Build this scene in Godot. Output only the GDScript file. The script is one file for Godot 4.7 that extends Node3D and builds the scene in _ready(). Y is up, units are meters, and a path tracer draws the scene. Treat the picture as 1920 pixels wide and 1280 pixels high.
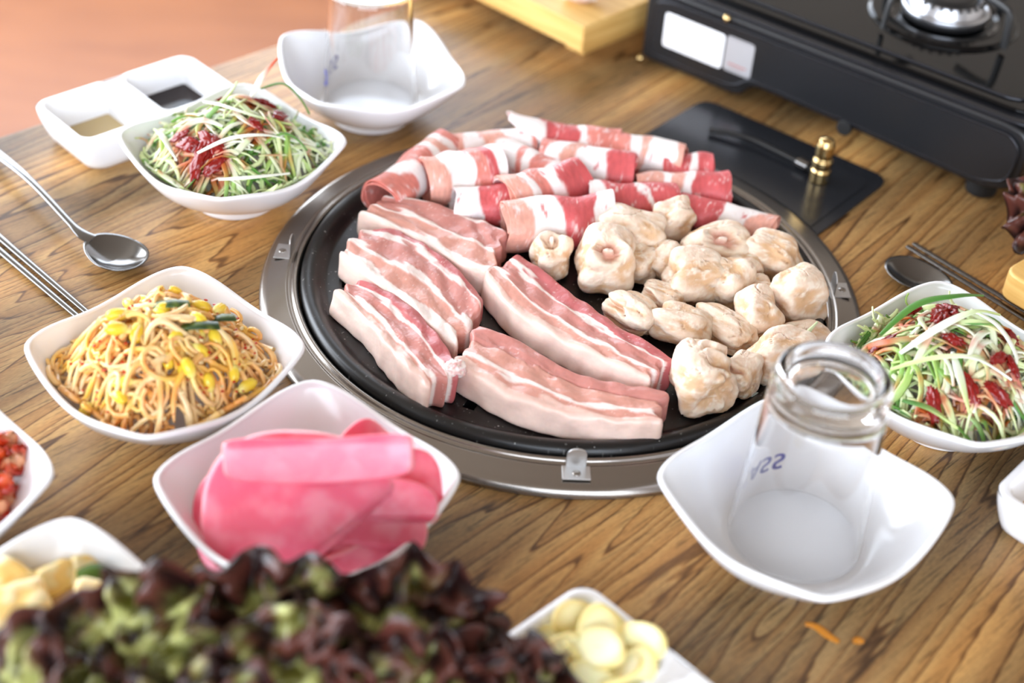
extends Node3D
# A table set for barbecue: a round grill with raw meat, white dishes of sides round it, a gas stove behind.
# Table top is y = 0, metres.

class Geo:
	var v := PackedVector3Array()
	var n := PackedVector3Array()
	var c := PackedColorArray()
	var uv := PackedVector2Array()
	var i := PackedInt32Array()

var nz := FastNoiseLite.new()
var nf := FastNoiseLite.new()
var rng := RandomNumberGenerator.new()
var used := {}
var M := {}
const UPV := Vector3(0, 1, 0)


func _ready() -> void:
	# ---- camera, sky, lights, exposure ----
	var cam := Camera3D.new()
	cam.name = "camera"
	var pitch := 0.665345
	var roll := 0.075477
	var fwd := Vector3(0, -sin(pitch), -cos(pitch))
	var up0 := Vector3(0, cos(pitch), -sin(pitch))
	var r2 := cos(roll) * Vector3.RIGHT + sin(roll) * up0
	var u2 := -sin(roll) * Vector3.RIGHT + cos(roll) * up0
	cam.transform = Transform3D(Basis(r2, u2, -fwd), Vector3(0, 0.552716, 0))
	cam.projection = Camera3D.PROJECTION_FRUSTUM
	cam.near = 0.05
	cam.far = 60.0
	cam.size = 2.0 * 0.05 * 640.0 / 2765.28
	var attr := CameraAttributesPhysical.new()
	attr.frustum_focal_length = 50.0
	attr.frustum_near = 0.05
	attr.frustum_far = 60.0
	attr.frustum_focus_distance = 0.872
	attr.exposure_aperture = 3.6
	cam.attributes = attr
	add_child(cam)
	cam.projection = Camera3D.PROJECTION_FRUSTUM
	cam.near = 0.05
	cam.size = 2.0 * 0.05 * 640.0 / 2765.28
	cam.current = true

	var env := Environment.new()
	env.background_mode = Environment.BG_SKY
	var sky := Sky.new()
	var sm := ProceduralSkyMaterial.new()
	sm.sky_top_color = Color(0.62, 0.76, 0.95)
	sm.sky_horizon_color = Color(0.93, 0.96, 1.0)
	sm.ground_bottom_color = Color(0.38, 0.40, 0.30)
	sm.ground_horizon_color = Color(0.75, 0.78, 0.72)
	sm.sky_energy_multiplier = 2.2
	sm.ground_energy_multiplier = 1.4
	sky.sky_material = sm
	env.sky = sky
	env.tonemap_mode = Environment.TONE_MAPPER_LINEAR
	env.tonemap_exposure = 0.49
	env.sdfgi_enabled = true
	env.ssao_enabled = true
	env.ssil_enabled = true
	var we := WorldEnvironment.new()
	we.name = "world"
	we.environment = env
	add_child(we)

	# daylight coming in through the three windows
	area("daylight_side", Vector3(-2.42, 0.72, -1.5), Vector3(0.2, 0.0, -0.9), Vector2(3.2, 1.7), 34.0)
	area("daylight_back", Vector3(-1.0, 0.85, -3.42), Vector3(-0.2, 0.0, -0.5), Vector2(1.9, 1.7), 11.0)
	area("daylight_front", Vector3(-0.2, 0.95, 1.92), Vector3(0.0, 0.0, -0.7), Vector2(3.0, 1.7), 22.0)

	nz.noise_type = FastNoiseLite.TYPE_SIMPLEX_SMOOTH
	nz.frequency = 1.0
	nz.fractal_type = FastNoiseLite.FRACTAL_NONE
	nz.seed = 11
	nf.noise_type = FastNoiseLite.TYPE_SIMPLEX_SMOOTH
	nf.frequency = 1.0
	nf.fractal_type = FastNoiseLite.FRACTAL_FBM
	nf.fractal_octaves = 4
	nf.seed = 5
	rng.seed = 77
	materials()
	build_room()
	build_table()
	build_grill()
	build_stove()
	build_dishes()
	build_cutlery()
	build_boards()
	build_pork()
	build_rolls()
	build_chunks()
	build_scallions()
	build_sprouts()
	build_radish()
	build_kimchi()
	build_stew()
	build_garlic()
	build_lettuce()


# ---------------------------------------------------------------- helpers
func area(called: String, at: Vector3, to: Vector3, size: Vector2, energy: float) -> void:
	var l := AreaLight3D.new()
	l.name = called
	add_child(l)
	l.look_at_from_position(at, to)
	# keep the light in the plane of its window
	var d := (to - at)
	if absf(d.x) > absf(d.z):
		l.look_at_from_position(at, at + Vector3(signf(d.x), 0, 0))
	else:
		l.look_at_from_position(at, at + Vector3(0, 0, signf(d.z)))
	l.area_size = size
	l.area_normalize_energy = true
	l.light_energy = energy
	l.light_color = Color(0.95, 0.975, 1.0)
	l.shadow_enabled = true
	l.area_range = 12.0


func S(r: float, g: float, b: float) -> Color:
	return Color(r / 255.0, g / 255.0, b / 255.0)


func L(r: float, g: float, b: float) -> Color:
	return Color(r / 255.0, g / 255.0, b / 255.0).srgb_to_linear()


func ss(a: float, b: float, x: float) -> float:
	return smoothstep(a, b, x)


func mat(called: String, c: Color, rough: float, metal := 0.0, spec := 0.5) -> StandardMaterial3D:
	var m := StandardMaterial3D.new()
	m.resource_name = called
	m.albedo_color = c
	m.roughness = rough
	m.metallic = metal
	m.metallic_specular = spec
	M[called] = m
	return m


func vmat(called: String, rough: float, spec := 0.5, sss := 0.0) -> StandardMaterial3D:
	var m := mat(called, Color.WHITE, rough, 0.0, spec)
	m.vertex_color_use_as_albedo = true
	if sss > 0.0:
		m.subsurf_scatter_enabled = true
		m.subsurf_scatter_strength = sss
	return m


func bumpy(m: StandardMaterial3D, freq: float, depth: float, scale: float, octaves := 3) -> void:
	var t := NoiseTexture2D.new()
	t.width = 256
	t.height = 256
	t.seamless = true
	var n := FastNoiseLite.new()
	n.noise_type = FastNoiseLite.TYPE_SIMPLEX_SMOOTH
	n.frequency = freq
	n.fractal_octaves = octaves
	t.noise = n
	m.heightmap_enabled = true
	m.heightmap_texture = t
	m.heightmap_scale = depth
	m.uv1_triplanar = true
	m.uv1_scale = Vector3(scale, scale, scale)


func materials() -> void:
	mat("porcelain", S(242, 242, 244), 0.12)
	var g := mat("glass", Color(1, 1, 1, 0.0), 0.0)
	g.refraction_enabled = true
	g.refraction_scale = 0.05
	mat("steel", S(152, 146, 140), 0.26, 1.0)
	mat("bright_steel", S(122, 121, 120), 0.16, 1.0)
	mat("clip_steel", S(196, 195, 194), 0.42, 1.0)
	mat("black_gloss", S(8, 8, 9), 0.09, 0.0, 0.32)
	mat("black_satin", S(26, 27, 30), 0.34)
	mat("dark_plate", S(44, 46, 51), 0.2, 0.4)
	mat("rubber", S(18, 18, 19), 0.7)
	mat("iron", S(20, 20, 21), 0.45)
	mat("edge_black", S(46, 47, 52), 0.24, 0.6)
	mat("aluminium", S(190, 192, 198), 0.3, 1.0)
	mat("brass", S(206, 178, 124), 0.22, 1.0)
	mat("ink", S(52, 62, 170), 0.4)
	mat("soy", S(30, 12, 7), 0.08, 0.0, 0.3)
	mat("oil", S(196, 172, 118), 0.06)
	mat("broth", S(176, 134, 52), 0.06)
	mat("plaster", S(206, 201, 193), 0.9)
	mat("ceiling_paint", S(150, 142, 132), 0.95)
	mat("frame_paint", S(205, 200, 190), 0.5)
	mat("stain", S(190, 120, 30), 0.2)
	mat("paste", S(128, 14, 8), 0.2)
	mat("thin_glass", Color(1, 1, 1, 0.04), 0.0).transparency = BaseMaterial3D.TRANSPARENCY_ALPHA
	vmat("meat", 0.34, 0.5, 0.12)
	bumpy(M.meat, 0.035, 0.018, 26.0, 3)
	vmat("cold_meat", 0.42, 0.45, 0.1)
	bumpy(M.cold_meat, 0.04, 0.03, 30.0, 3)
	vmat("offal", 0.52, 0.45, 0.12)
	bumpy(M.offal, 0.03, 0.045, 26.0, 4)
	vmat("greens", 0.36, 0.45, 0.08)
	M.greens.backlight = Color(0.3, 0.3, 0.3)
	vmat("sprout", 0.24, 0.5, 0.15)
	M.sprout.backlight = Color(0.35, 0.35, 0.35)
	vmat("radish", 0.3, 0.5, 0.25)
	vmat("pickle", 0.2, 0.5, 0.1)
	vmat("garlic", 0.3, 0.45, 0.2)
	vmat("leaf", 0.38, 0.45)
	M.leaf.backlight = Color(0.12, 0.12, 0.08)
	vmat("tint", 0.5)


func add_vert(g: Geo, p: Vector3, nrm: Vector3, c: Color, uv := Vector2.ZERO) -> void:
	g.v.append(p)
	g.n.append(nrm)
	g.c.append(c)
	g.uv.append(uv)


# a grid of points f(u, v); wraps where asked; turns its faces outwards by its own volume
func grid(g: Geo, nu: int, nv: int, f: Callable, wu := false, wv := false, cf: Variant = null, flip := 0) -> void:
	var cu := nu if wu else nu + 1
	var cv := nv if wv else nv + 1
	var base := g.v.size()
	var pts := PackedVector3Array()
	pts.resize(cu * cv)
	var k := 0
	var mid := Vector3.ZERO
	var hasc := cf != null
	for a in cu:
		var u := float(a) / nu
		for b in cv:
			var w := float(b) / nv
			var p: Vector3 = f.call(u, w)
			pts[k] = p
			mid += p
			g.c.append(cf.call(u, w, p) if hasc else Color.WHITE)
			g.uv.append(Vector2(u, w))
			k += 1
	mid /= k
	var idx := PackedInt32Array()
	idx.resize(nu * nv * 6)
	var nr := PackedVector3Array()
	nr.resize(k)
	var vol := 0.0
	var q := 0
	for a in nu:
		var a2 := (a + 1) % cu
		for b in nv:
			var b2 := (b + 1) % cv
			var i0 := a * cv + b
			var i1 := a2 * cv + b
			var i2 := a2 * cv + b2
			var i3 := a * cv + b2
			var d1 := pts[i2] - pts[i0]
			var d2 := pts[i3] - pts[i1]
			var fn := d1.cross(d2)
			vol += fn.dot(pts[i0] - mid)
			nr[i0] += fn
			nr[i1] += fn
			nr[i2] += fn
			nr[i3] += fn
			idx[q] = base + i0
			idx[q + 1] = base + i1
			idx[q + 2] = base + i2
			idx[q + 3] = base + i0
			idx[q + 4] = base + i2
			idx[q + 5] = base + i3
			q += 6
	var sgn := 1.0
	if flip == 1 or (flip == 0 and vol < 0.0):
		sgn = -1.0
	for j in k:
		nr[j] = (nr[j] * sgn).normalized()
	if sgn > 0.0:   # clockwise is front
		for t in range(0, idx.size(), 3):
			var tmp := idx[t + 1]
			idx[t + 1] = idx[t + 2]
			idx[t + 2] = tmp
	g.v.append_array(pts)
	g.n.append_array(nr)
	g.i.append_array(idx)


func lathe(g: Geo, prof: PackedVector2Array, sides := 64, at := Vector3.ZERO) -> void:
	var n := prof.size() - 1
	grid(g, sides, n, func(u: float, w: float) -> Vector3:
		var p: Vector2 = prof[int(round(w * n))]
		return at + Vector3(cos(u * TAU) * p.x, p.y, sin(u * TAU) * p.x), true, false)


# rounds the corners of a profile with short arcs
func soften(prof: PackedVector2Array, r: float, steps := 3, closed := false) -> PackedVector2Array:
	var out := PackedVector2Array()
	var n := prof.size()
	for k in n:
		if not closed and (k == 0 or k == n - 1):
			out.append(prof[k])
			continue
		var p := prof[k]
		var a := prof[(k - 1 + n) % n] - p
		var b := prof[(k + 1) % n] - p
		var d := minf(r, minf(a.length(), b.length()) * 0.45)
		var pa := p + a.normalized() * d
		var pb := p + b.normalized() * d
		for s in steps + 1:
			var t := float(s) / steps
			out.append(pa.lerp(p, t).lerp(p.lerp(pb, t), t))
	return out


# a box with rounded edges
func rbox(g: Geo, size: Vector3, r: float, xf := Transform3D(), seg := 3, col := Color.WHITE) -> void:
	var h := size * 0.5
	r = minf(r, minf(h.x, minf(h.y, h.z)) * 0.98)
	var az: Array[float] = []
	for qd in 4:
		for s in seg + 1:
			az.append((qd + float(s) / seg) * PI / 2)
	var el: Array[float] = []
	for qd in 2:
		for s in seg + 1:
			el.append(-PI / 2 + (qd + float(s) / seg) * PI / 2)
	var base := g.v.size()
	var cu := az.size()
	var cv := el.size()
	for a in cu:
		var sx := 1.0 if (a / (seg + 1)) in [0, 3] else -1.0
		var sz := 1.0 if (a / (seg + 1)) in [0, 1] else -1.0
		for b in cv:
			var sy := -1.0 if b <= seg else 1.0
			var d := Vector3(cos(az[a]) * cos(el[b]), sin(el[b]), sin(az[a]) * cos(el[b]))
			var p := Vector3(sx * (h.x - r), sy * (h.y - r), sz * (h.z - r)) + d * r
			add_vert(g, xf * p, (xf.basis * d).normalized(), col, Vector2(p.x, p.z))
	for a in cu:
		var a2 := (a + 1) % cu
		for b in cv - 1:
			var i0 := base + a * cv + b
			var i1 := base + a2 * cv + b
			g.i.append_array([i0, i1, i1 + 1, i0, i1 + 1, i0 + 1])
	# end caps are closed by the poles' squares
	for b in [0, cv - 1]:
		var e := []
		for qd in 4:
			e.append(base + qd * (seg + 1) * cv + b)
		if b == 0:
			g.i.append_array([e[0], e[2], e[1], e[0], e[3], e[2]])
		else:
			g.i.append_array([e[0], e[1], e[2], e[0], e[2], e[3]])


# an outline in x, z raised from y0 to y1 with rounded upper and lower edges; uv = x, z
func slab(g: Geo, poly: PackedVector2Array, y0: float, y1: float, r: float, xf := Transform3D(), seg := 3) -> void:
	if Geometry2D.is_polygon_clockwise(poly):
		poly = poly.duplicate()
		poly.reverse()
	var n := poly.size()
	var nr := PackedVector2Array()
	for k in n:
		var t := (poly[(k + 1) % n] - poly[(k - 1 + n) % n]).normalized()
		nr.append(Vector2(t.y, -t.x))
	if nr[0].dot(poly[0] - poly[n / 2]) < 0:
		for k in n:
			nr[k] = -nr[k]
	var rows := []
	for s in seg + 1:
		var a := PI / 2 * (1.0 - float(s) / seg)
		rows.append([y0 + r - sin(a) * r, r - cos(a) * r, -sin(a)])
	for s in seg + 1:
		var a := PI / 2 * float(s) / seg
		rows.append([y1 - r + sin(a) * r, r - cos(a) * r, sin(a)])
	var base := g.v.size()
	for row in rows:
		for k in n:
			var p2: Vector2 = poly[k] - nr[k] * row[1]
			var ny: float = row[2]
			var side := sqrt(maxf(0.0, 1.0 - ny * ny))
			add_vert(g, xf * Vector3(p2.x, row[0], p2.y), (xf.basis * Vector3(nr[k].x * side, ny, nr[k].y * side)).normalized(), Color.WHITE, p2)
	for j in rows.size() - 1:
		for k in n:
			var k2 := (k + 1) % n
			var i0 := base + j * n + k
			var i1 := base + j * n + k2
			g.i.append_array([i0, i0 + n, i1, i1, i0 + n, i1 + n])
	var tri := Geometry2D.triangulate_polygon(poly)
	for top in [false, true]:
		var b2 := g.v.size()
		var y := y1 if top else y0
		for k in n:
			var p2: Vector2 = poly[k] - nr[k] * r
			add_vert(g, xf * Vector3(p2.x, y, p2.y), (xf.basis * Vector3(0, 1 if top else -1, 0)).normalized(), Color.WHITE, p2)
		for t in range(0, tri.size(), 3):
			var a := tri[t]
			var b := tri[t + 1]
			var c := tri[t + 2]
			var up := (poly[b] - poly[a]).cross(poly[c] - poly[a]) > 0
			if up != top:
				g.i.append_array([b2 + a, b2 + c, b2 + b])
			else:
				g.i.append_array([b2 + a, b2 + b, b2 + c])


func rounded(pts: PackedVector2Array, r: float, steps := 5) -> PackedVector2Array:
	return soften(pts, r, steps, true)


func rect(x0: float, z0: float, x1: float, z1: float, r: float) -> PackedVector2Array:
	return rounded(PackedVector2Array([Vector2(x0, z0), Vector2(x1, z0), Vector2(x1, z1), Vector2(x0, z1)]), r)


# a tube along pts; radius (across, thick) from rf(t)
func tube(g: Geo, pts: PackedVector3Array, sides: int, rf: Callable, cf: Variant = null, twist := 0.0, up := Vector3(0.1, 1, 0.05)) -> void:
	var n := pts.size()
	var base := g.v.size()
	var side := Vector3.ZERO
	for k in n:
		var t := (pts[mini(k + 1, n - 1)] - pts[maxi(k - 1, 0)]).normalized()
		if k == 0:
			side = t.cross(up).normalized()
		else:
			side = (side - t * side.dot(t)).normalized()
		var w := side.cross(t).normalized()
		var s := float(k) / (n - 1)
		var ang := twist * s
		var sd := side * cos(ang) + w * sin(ang)
		var wd := w * cos(ang) - side * sin(ang)
		var r: Vector2 = rf.call(s)
		for j in sides:
			var a := TAU * j / sides
			var off := sd * cos(a) * r.x + wd * sin(a) * r.y
			var nn := (sd * cos(a) * r.y + wd * sin(a) * r.x).normalized()
			var c: Color = cf.call(s, pts[k] + off) if cf != null else Color.WHITE
			add_vert(g, pts[k] + off, nn, c, Vector2(s, float(j) / sides))
	for k in n - 1:
		for j in sides:
			var j2 := (j + 1) % sides
			var i0 := base + k * sides + j
			var i1 := base + k * sides + j2
			g.i.append_array([i0, i1, i0 + sides, i1, i1 + sides, i0 + sides])
	for e in [0, n - 1]:
		var b2: int = base + e * sides
		for j in range(1, sides - 1):
			if e == 0:
				g.i.append_array([b2, b2 + j + 1, b2 + j])
			else:
				g.i.append_array([b2, b2 + j, b2 + j + 1])


# a lump: direction d (unit) -> point
func lump(g: Geo, nu: int, nv: int, f: Callable, cf: Variant = null) -> void:
	grid(g, nu, nv, func(u: float, w: float) -> Vector3:
		var th := PI * w
		return f.call(Vector3(cos(u * TAU) * sin(th), cos(th), sin(u * TAU) * sin(th))), true, false,
		(func(u: float, w: float, p: Vector3) -> Color:
			var th := PI * w
			return cf.call(Vector3(cos(u * TAU) * sin(th), cos(th), sin(u * TAU) * sin(th)), p)) if cf != null else null)


# a thin sheet over the unit disc: mid(x, z) gives its middle surface
func disc(g: Geo, nr: int, na: int, th: float, mid: Callable, cf: Variant = null) -> void:
	var e := 0.02
	grid(g, na, nr * 2, func(u: float, w: float) -> Vector3:
		var r := 1.0 - absf(2.0 * w - 1.0)
		var x := cos(u * TAU) * r
		var z := sin(u * TAU) * r
		var p: Vector3 = mid.call(x, z)
		var px: Vector3 = mid.call(x + e, z)
		var pz: Vector3 = mid.call(x, z + e)
		var nn := (pz - p).cross(px - p).normalized()
		var t := th * 0.5 * (1.0 if w < 0.5 else (-1.0 if w > 0.5 else 0.0))
		return p + nn * t, true, false,
		(func(u: float, w: float, p: Vector3) -> Color:
			var r := 1.0 - absf(2.0 * w - 1.0)
			return cf.call(cos(u * TAU) * r, sin(u * TAU) * r, p)) if cf != null else null)


func mesh_of(g: Geo, colored := false) -> ArrayMesh:
	var a := []
	a.resize(Mesh.ARRAY_MAX)
	a[Mesh.ARRAY_VERTEX] = g.v
	a[Mesh.ARRAY_NORMAL] = g.n
	a[Mesh.ARRAY_TEX_UV] = g.uv
	if colored:
		a[Mesh.ARRAY_COLOR] = g.c
	# every face is wound so that its front is the side its normals point to
	for t in range(0, g.i.size(), 3):
		var i0 := g.i[t]
		var i1 := g.i[t + 1]
		var i2 := g.i[t + 2]
		if (g.v[i1] - g.v[i0]).cross(g.v[i2] - g.v[i0]).dot(g.n[i0] + g.n[i1] + g.n[i2]) > 0.0:
			g.i[t + 1] = i2
			g.i[t + 2] = i1
	a[Mesh.ARRAY_INDEX] = g.i
	var m := ArrayMesh.new()
	m.add_surface_from_arrays(Mesh.PRIMITIVE_TRIANGLES, a)
	return m


func numbered(called: String) -> String:
	var k: int = used.get(called, 0)
	used[called] = k + 1
	return called if k == 0 else "%s_%03d" % [called, k]


func tag(o: Node, label: String, category: String, group := "", kind := "") -> Node:
	if label:
		o.set_meta("label", label)
	if category:
		o.set_meta("category", category)
	if group:
		o.set_meta("group", group)
	if kind:
		o.set_meta("kind", kind)
	return o


func obj(called: String, g: Geo, m: Material, parent: Node = null) -> MeshInstance3D:
	var o := MeshInstance3D.new()
	var sm := m as StandardMaterial3D
	o.mesh = mesh_of(g, sm != null and sm.vertex_color_use_as_albedo)
	o.material_override = m
	if parent == null:
		o.name = numbered(called)
		add_child(o, true)
	else:
		o.name = called
		parent.add_child(o, true)
	return o


# as obj(), for shapes computed in world space: moves the node to the thing's base
func laid(called: String, g: Geo, m: Material, label: String, category: String, group := "", kind := "") -> MeshInstance3D:
	var lo := Vector3(1e9, 1e9, 1e9)
	var hi := -lo
	for p in g.v:
		lo = lo.min(p)
		hi = hi.max(p)
	var at := Vector3((lo.x + hi.x) / 2, lo.y, (lo.z + hi.z) / 2)
	for k in g.v.size():
		g.v[k] -= at
	var o := obj(called, g, m)
	o.position = at
	tag(o, label, category, group, kind)
	return o


func thing(called: String, label: String, category: String, at: Vector3, turn := 0.0, group := "") -> Node3D:
	var o := Node3D.new()
	o.name = numbered(called)
	add_child(o, true)
	o.position = at
	o.rotation.y = turn
	tag(o, label, category, group)
	return o


func smooth(pts: Array, n: int) -> PackedVector3Array:
	var c := Curve3D.new()
	for k in pts.size():
		var a: Vector3 = pts[maxi(k - 1, 0)]
		var b: Vector3 = pts[mini(k + 1, pts.size() - 1)]
		var t := (b - a) / 6.0
		c.add_point(pts[k], -t, t)
	c.bake_interval = 0.0005
	var len := c.get_baked_length()
	var out := PackedVector3Array()
	for k in n + 1:
		out.append(c.sample_baked(len * k / n, true))
	return out


# ---------------------------------------------------------------- the room
func wall(called: String, boxes: Array, m: Material) -> MeshInstance3D:
	var g := Geo.new()
	for b in boxes:
		rbox(g, b[1] - b[0], 0.004, Transform3D(Basis(), (b[0] + b[1]) / 2), 1)
	var o := obj(called, g, m)
	o.set_meta("kind", "structure")
	return o


func build_room() -> void:
	var fm := mat("floor_wood", Color.WHITE, 0.42)
	var t := NoiseTexture2D.new()
	t.width = 512
	t.height = 512
	t.seamless = true
	var n := FastNoiseLite.new()
	n.frequency = 0.012
	n.fractal_octaves = 4
	t.noise = n
	var ramp := Gradient.new()
	ramp.set_color(0, S(138, 78, 35))
	ramp.set_color(1, S(161, 97, 50))
	t.color_ramp = ramp
	fm.albedo_texture = t
	fm.uv1_triplanar = true
	fm.uv1_world_triplanar = true
	fm.uv1_scale = Vector3(0.5, 0.5, 2.2)
	wall("floor", [[Vector3(-2.7, -0.84, -3.7), Vector3(2.5, -0.74, 2.2)]], fm)
	wall("ceiling", [[Vector3(-2.7, 1.95, -3.7), Vector3(2.5, 2.05, 2.2)]], M.ceiling_paint)
	# left wall with one long window, back wall and front wall with one each
	wall("wall_left", [[Vector3(-2.6, -0.74, -3.6), Vector3(-2.48, -0.15, 2.1)], [Vector3(-2.6, 1.6, -3.6), Vector3(-2.48, 1.95, 2.1)],
		[Vector3(-2.6, -0.15, -3.6), Vector3(-2.48, 1.6, -3.12)], [Vector3(-2.6, -0.15, 0.12), Vector3(-2.48, 1.6, 2.1)]], M.plaster)
	wall("wall_back", [[Vector3(-2.48, -0.74, -3.6), Vector3(2.4, -0.02, -3.48)], [Vector3(-2.48, 1.72, -3.6), Vector3(2.4, 1.95, -3.48)],
		[Vector3(-2.48, -0.02, -3.6), Vector3(-1.97, 1.72, -3.48)], [Vector3(-0.03, -0.02, -3.6), Vector3(2.4, 1.72, -3.48)]], M.plaster)
	wall("wall_front", [[Vector3(-2.48, -0.74, 1.98), Vector3(2.4, 0.08, 2.1)], [Vector3(-2.48, 1.82, 1.98), Vector3(2.4, 1.95, 2.1)],
		[Vector3(-2.48, 0.08, 1.98), Vector3(-1.72, 1.82, 2.1)], [Vector3(1.32, 0.08, 1.98), Vector3(2.4, 1.82, 2.1)]], M.plaster)
	wall("wall_right", [[Vector3(2.4, -0.74, -3.6), Vector3(2.5, 1.95, 2.1)]], M.plaster)
	window("window_1", Vector3(-2.54, 0.725, -1.5), PI / 2, 3.24, 1.75)
	window("window_2", Vector3(-1.0, 0.85, -3.54), 0.0, 1.94, 1.74)
	window("window_3", Vector3(-0.2, 0.95, 2.04), 0.0, 3.04, 1.74)


func window(called: String, at: Vector3, turn: float, w: float, h: float) -> void:
	var o := Node3D.new()
	o.name = called
	add_child(o)
	o.position = at
	o.rotation.y = turn
	o.set_meta("kind", "structure")
	var g := Geo.new()
	for s in [-1, 1]:
		rbox(g, Vector3(0.05, h, 0.07), 0.004, Transform3D(Basis(), Vector3(s * (w / 2 - 0.025), 0, 0)), 1)
		rbox(g, Vector3(w, 0.05, 0.07), 0.004, Transform3D(Basis(), Vector3(0, s * (h / 2 - 0.025), 0)), 1)
	rbox(g, Vector3(0.05, h, 0.06), 0.004, Transform3D(), 1)
	obj("window_frame", g, M.frame_paint, o)
	for s in [-1, 1]:
		var p := Geo.new()
		rbox(p, Vector3(w / 2 - 0.08, h - 0.1, 0.004), 0.001, Transform3D(Basis(), Vector3(s * (w / 4), 0, 0)), 1)
		obj("pane", p, M.thin_glass, o)


# ---------------------------------------------------------------- the table
const E1 := Vector2(0.702, -0.712)   # along the table's far edge and its grain, as x, z
const E2 := Vector2(0.712, 0.702)    # from that edge towards the camera
const EDGE := Vector2(-0.373, -0.895)


func wood_texture() -> ImageTexture:
	var w := 1536    # along the grain, 1.5 m
	var h := 2048    # across it, 0.86 m
	var lw := 256
	var lh := 256
	var warp := Image.create_empty(lw, lh, false, Image.FORMAT_RF)
	var tone := Image.create_empty(lw, lh, false, Image.FORMAT_RF)
	var a := FastNoiseLite.new()
	a.noise_type = FastNoiseLite.TYPE_SIMPLEX_SMOOTH
	a.frequency = 1.0
	a.fractal_type = FastNoiseLite.FRACTAL_FBM
	a.fractal_octaves = 3
	a.fractal_gain = 0.38
	a.seed = 21
	for y in lh:
		var q := float(y) / lh * 0.86
		for x in lw:
			var s := float(x) / lw * 1.5
			# rings: distance across the grain, bent by slow noise and by a few hearts that make closed arches
			var q2 := q + s * 0.15
			var f := q2 * 80.0 + 2.2 * a.get_noise_2d(q2 * 26.0, 5.0) + 5.0 * a.get_noise_2d(s * 0.5 + 3.0, q * 4.0) + 0.30 * a.get_noise_2d(s * 2.0, q * 12.0 + 40.0)
			for hh in HEARTS:
				var dx: float = (s - hh[0]) / hh[2]
				var dy: float = (q - hh[1]) / hh[3]
				f += hh[4] * exp(-(dx * dx + dy * dy))
			warp.set_pixel(x, y, Color(f, 0, 0))
			tone.set_pixel(x, y, Color(a.get_noise_2d(s * 2.2 + 70.0, q * 11.0 + 9.0), 0, 0))
	warp.resize(w, h, Image.INTERPOLATE_CUBIC)
	tone.resize(w, h, Image.INTERPOLATE_CUBIC)
	var wf := warp.get_data().to_float32_array()
	var tf := tone.get_data().to_float32_array()
	var pn := FastNoiseLite.new()
	pn.noise_type = FastNoiseLite.TYPE_SIMPLEX
	pn.frequency = 0.16
	pn.fractal_octaves = 2
	pn.seed = 3
	var pore := pn.get_image(w / 8, h, false, false, false)
	pore.resize(w, h, Image.INTERPOLATE_BILINEAR)
	pore.convert(Image.FORMAT_L8)
	var pb := pore.get_data()
	pn.frequency = 0.45
	pn.seed = 9
	var fine := pn.get_image(w / 2, h, false, false, false)
	fine.resize(w, h, Image.INTERPOLATE_BILINEAR)
	fine.convert(Image.FORMAT_L8)
	var fb := fine.get_data()
	# colour along one ring: pale after the dark line, slowly deepening, then a thin dark line
	var ring := PackedColorArray()
	for k in 256:
		var t := k / 255.0
		var c := S(184, 146, 93).lerp(S(164, 121, 72), ss(0.05, 0.85, t))
		c = c.lerp(S(72, 46, 24), ss(0.84, 0.93, t) * (1.0 - ss(0.955, 1.0, t)) * 0.78)
		ring.append(c)
	var out := PackedByteArray()
	out.resize(w * h * 3)
	var o := 0
	for k in w * h:
		var f := wf[k]
		var c := ring[int((f - floorf(f)) * 255.0)]
		var line := 0.62 + 0.38 * sin(floorf(f) * 12.9898 + 1.0)
		var tn := tf[k]
		var m := 0.93 + 0.40 * tn + (fb[k] - 128) * 0.0010
		var pv := pb[k]
		if pv > 168:
			m -= (pv - 168) * 0.0052
		var base := 0.30 * (1.0 - line)
		out[o] = int(clampf((c.r * (1.0 - base) + 0.62 * base) * m * 255.0, 0, 255))
		out[o + 1] = int(clampf((c.g * (1.0 - base) + 0.43 * base) * (m - 0.03 * tn) * 255.0, 0, 255))
		out[o + 2] = int(clampf((c.b * (1.0 - base) + 0.23 * base) * (m - 0.10 * tn) * 255.0, 0, 255))
		o += 3
	var im := Image.create_from_data(w, h, false, Image.FORMAT_RGB8, out)
	return ImageTexture.create_from_image(im)


const HEARTS := [[0.45, 0.22, 0.16, 0.07, 7.0], [0.692, 0.640, 0.030, 0.010, 0.9], [0.58, 0.52, 0.10, 0.06, 1.6]]


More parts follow.
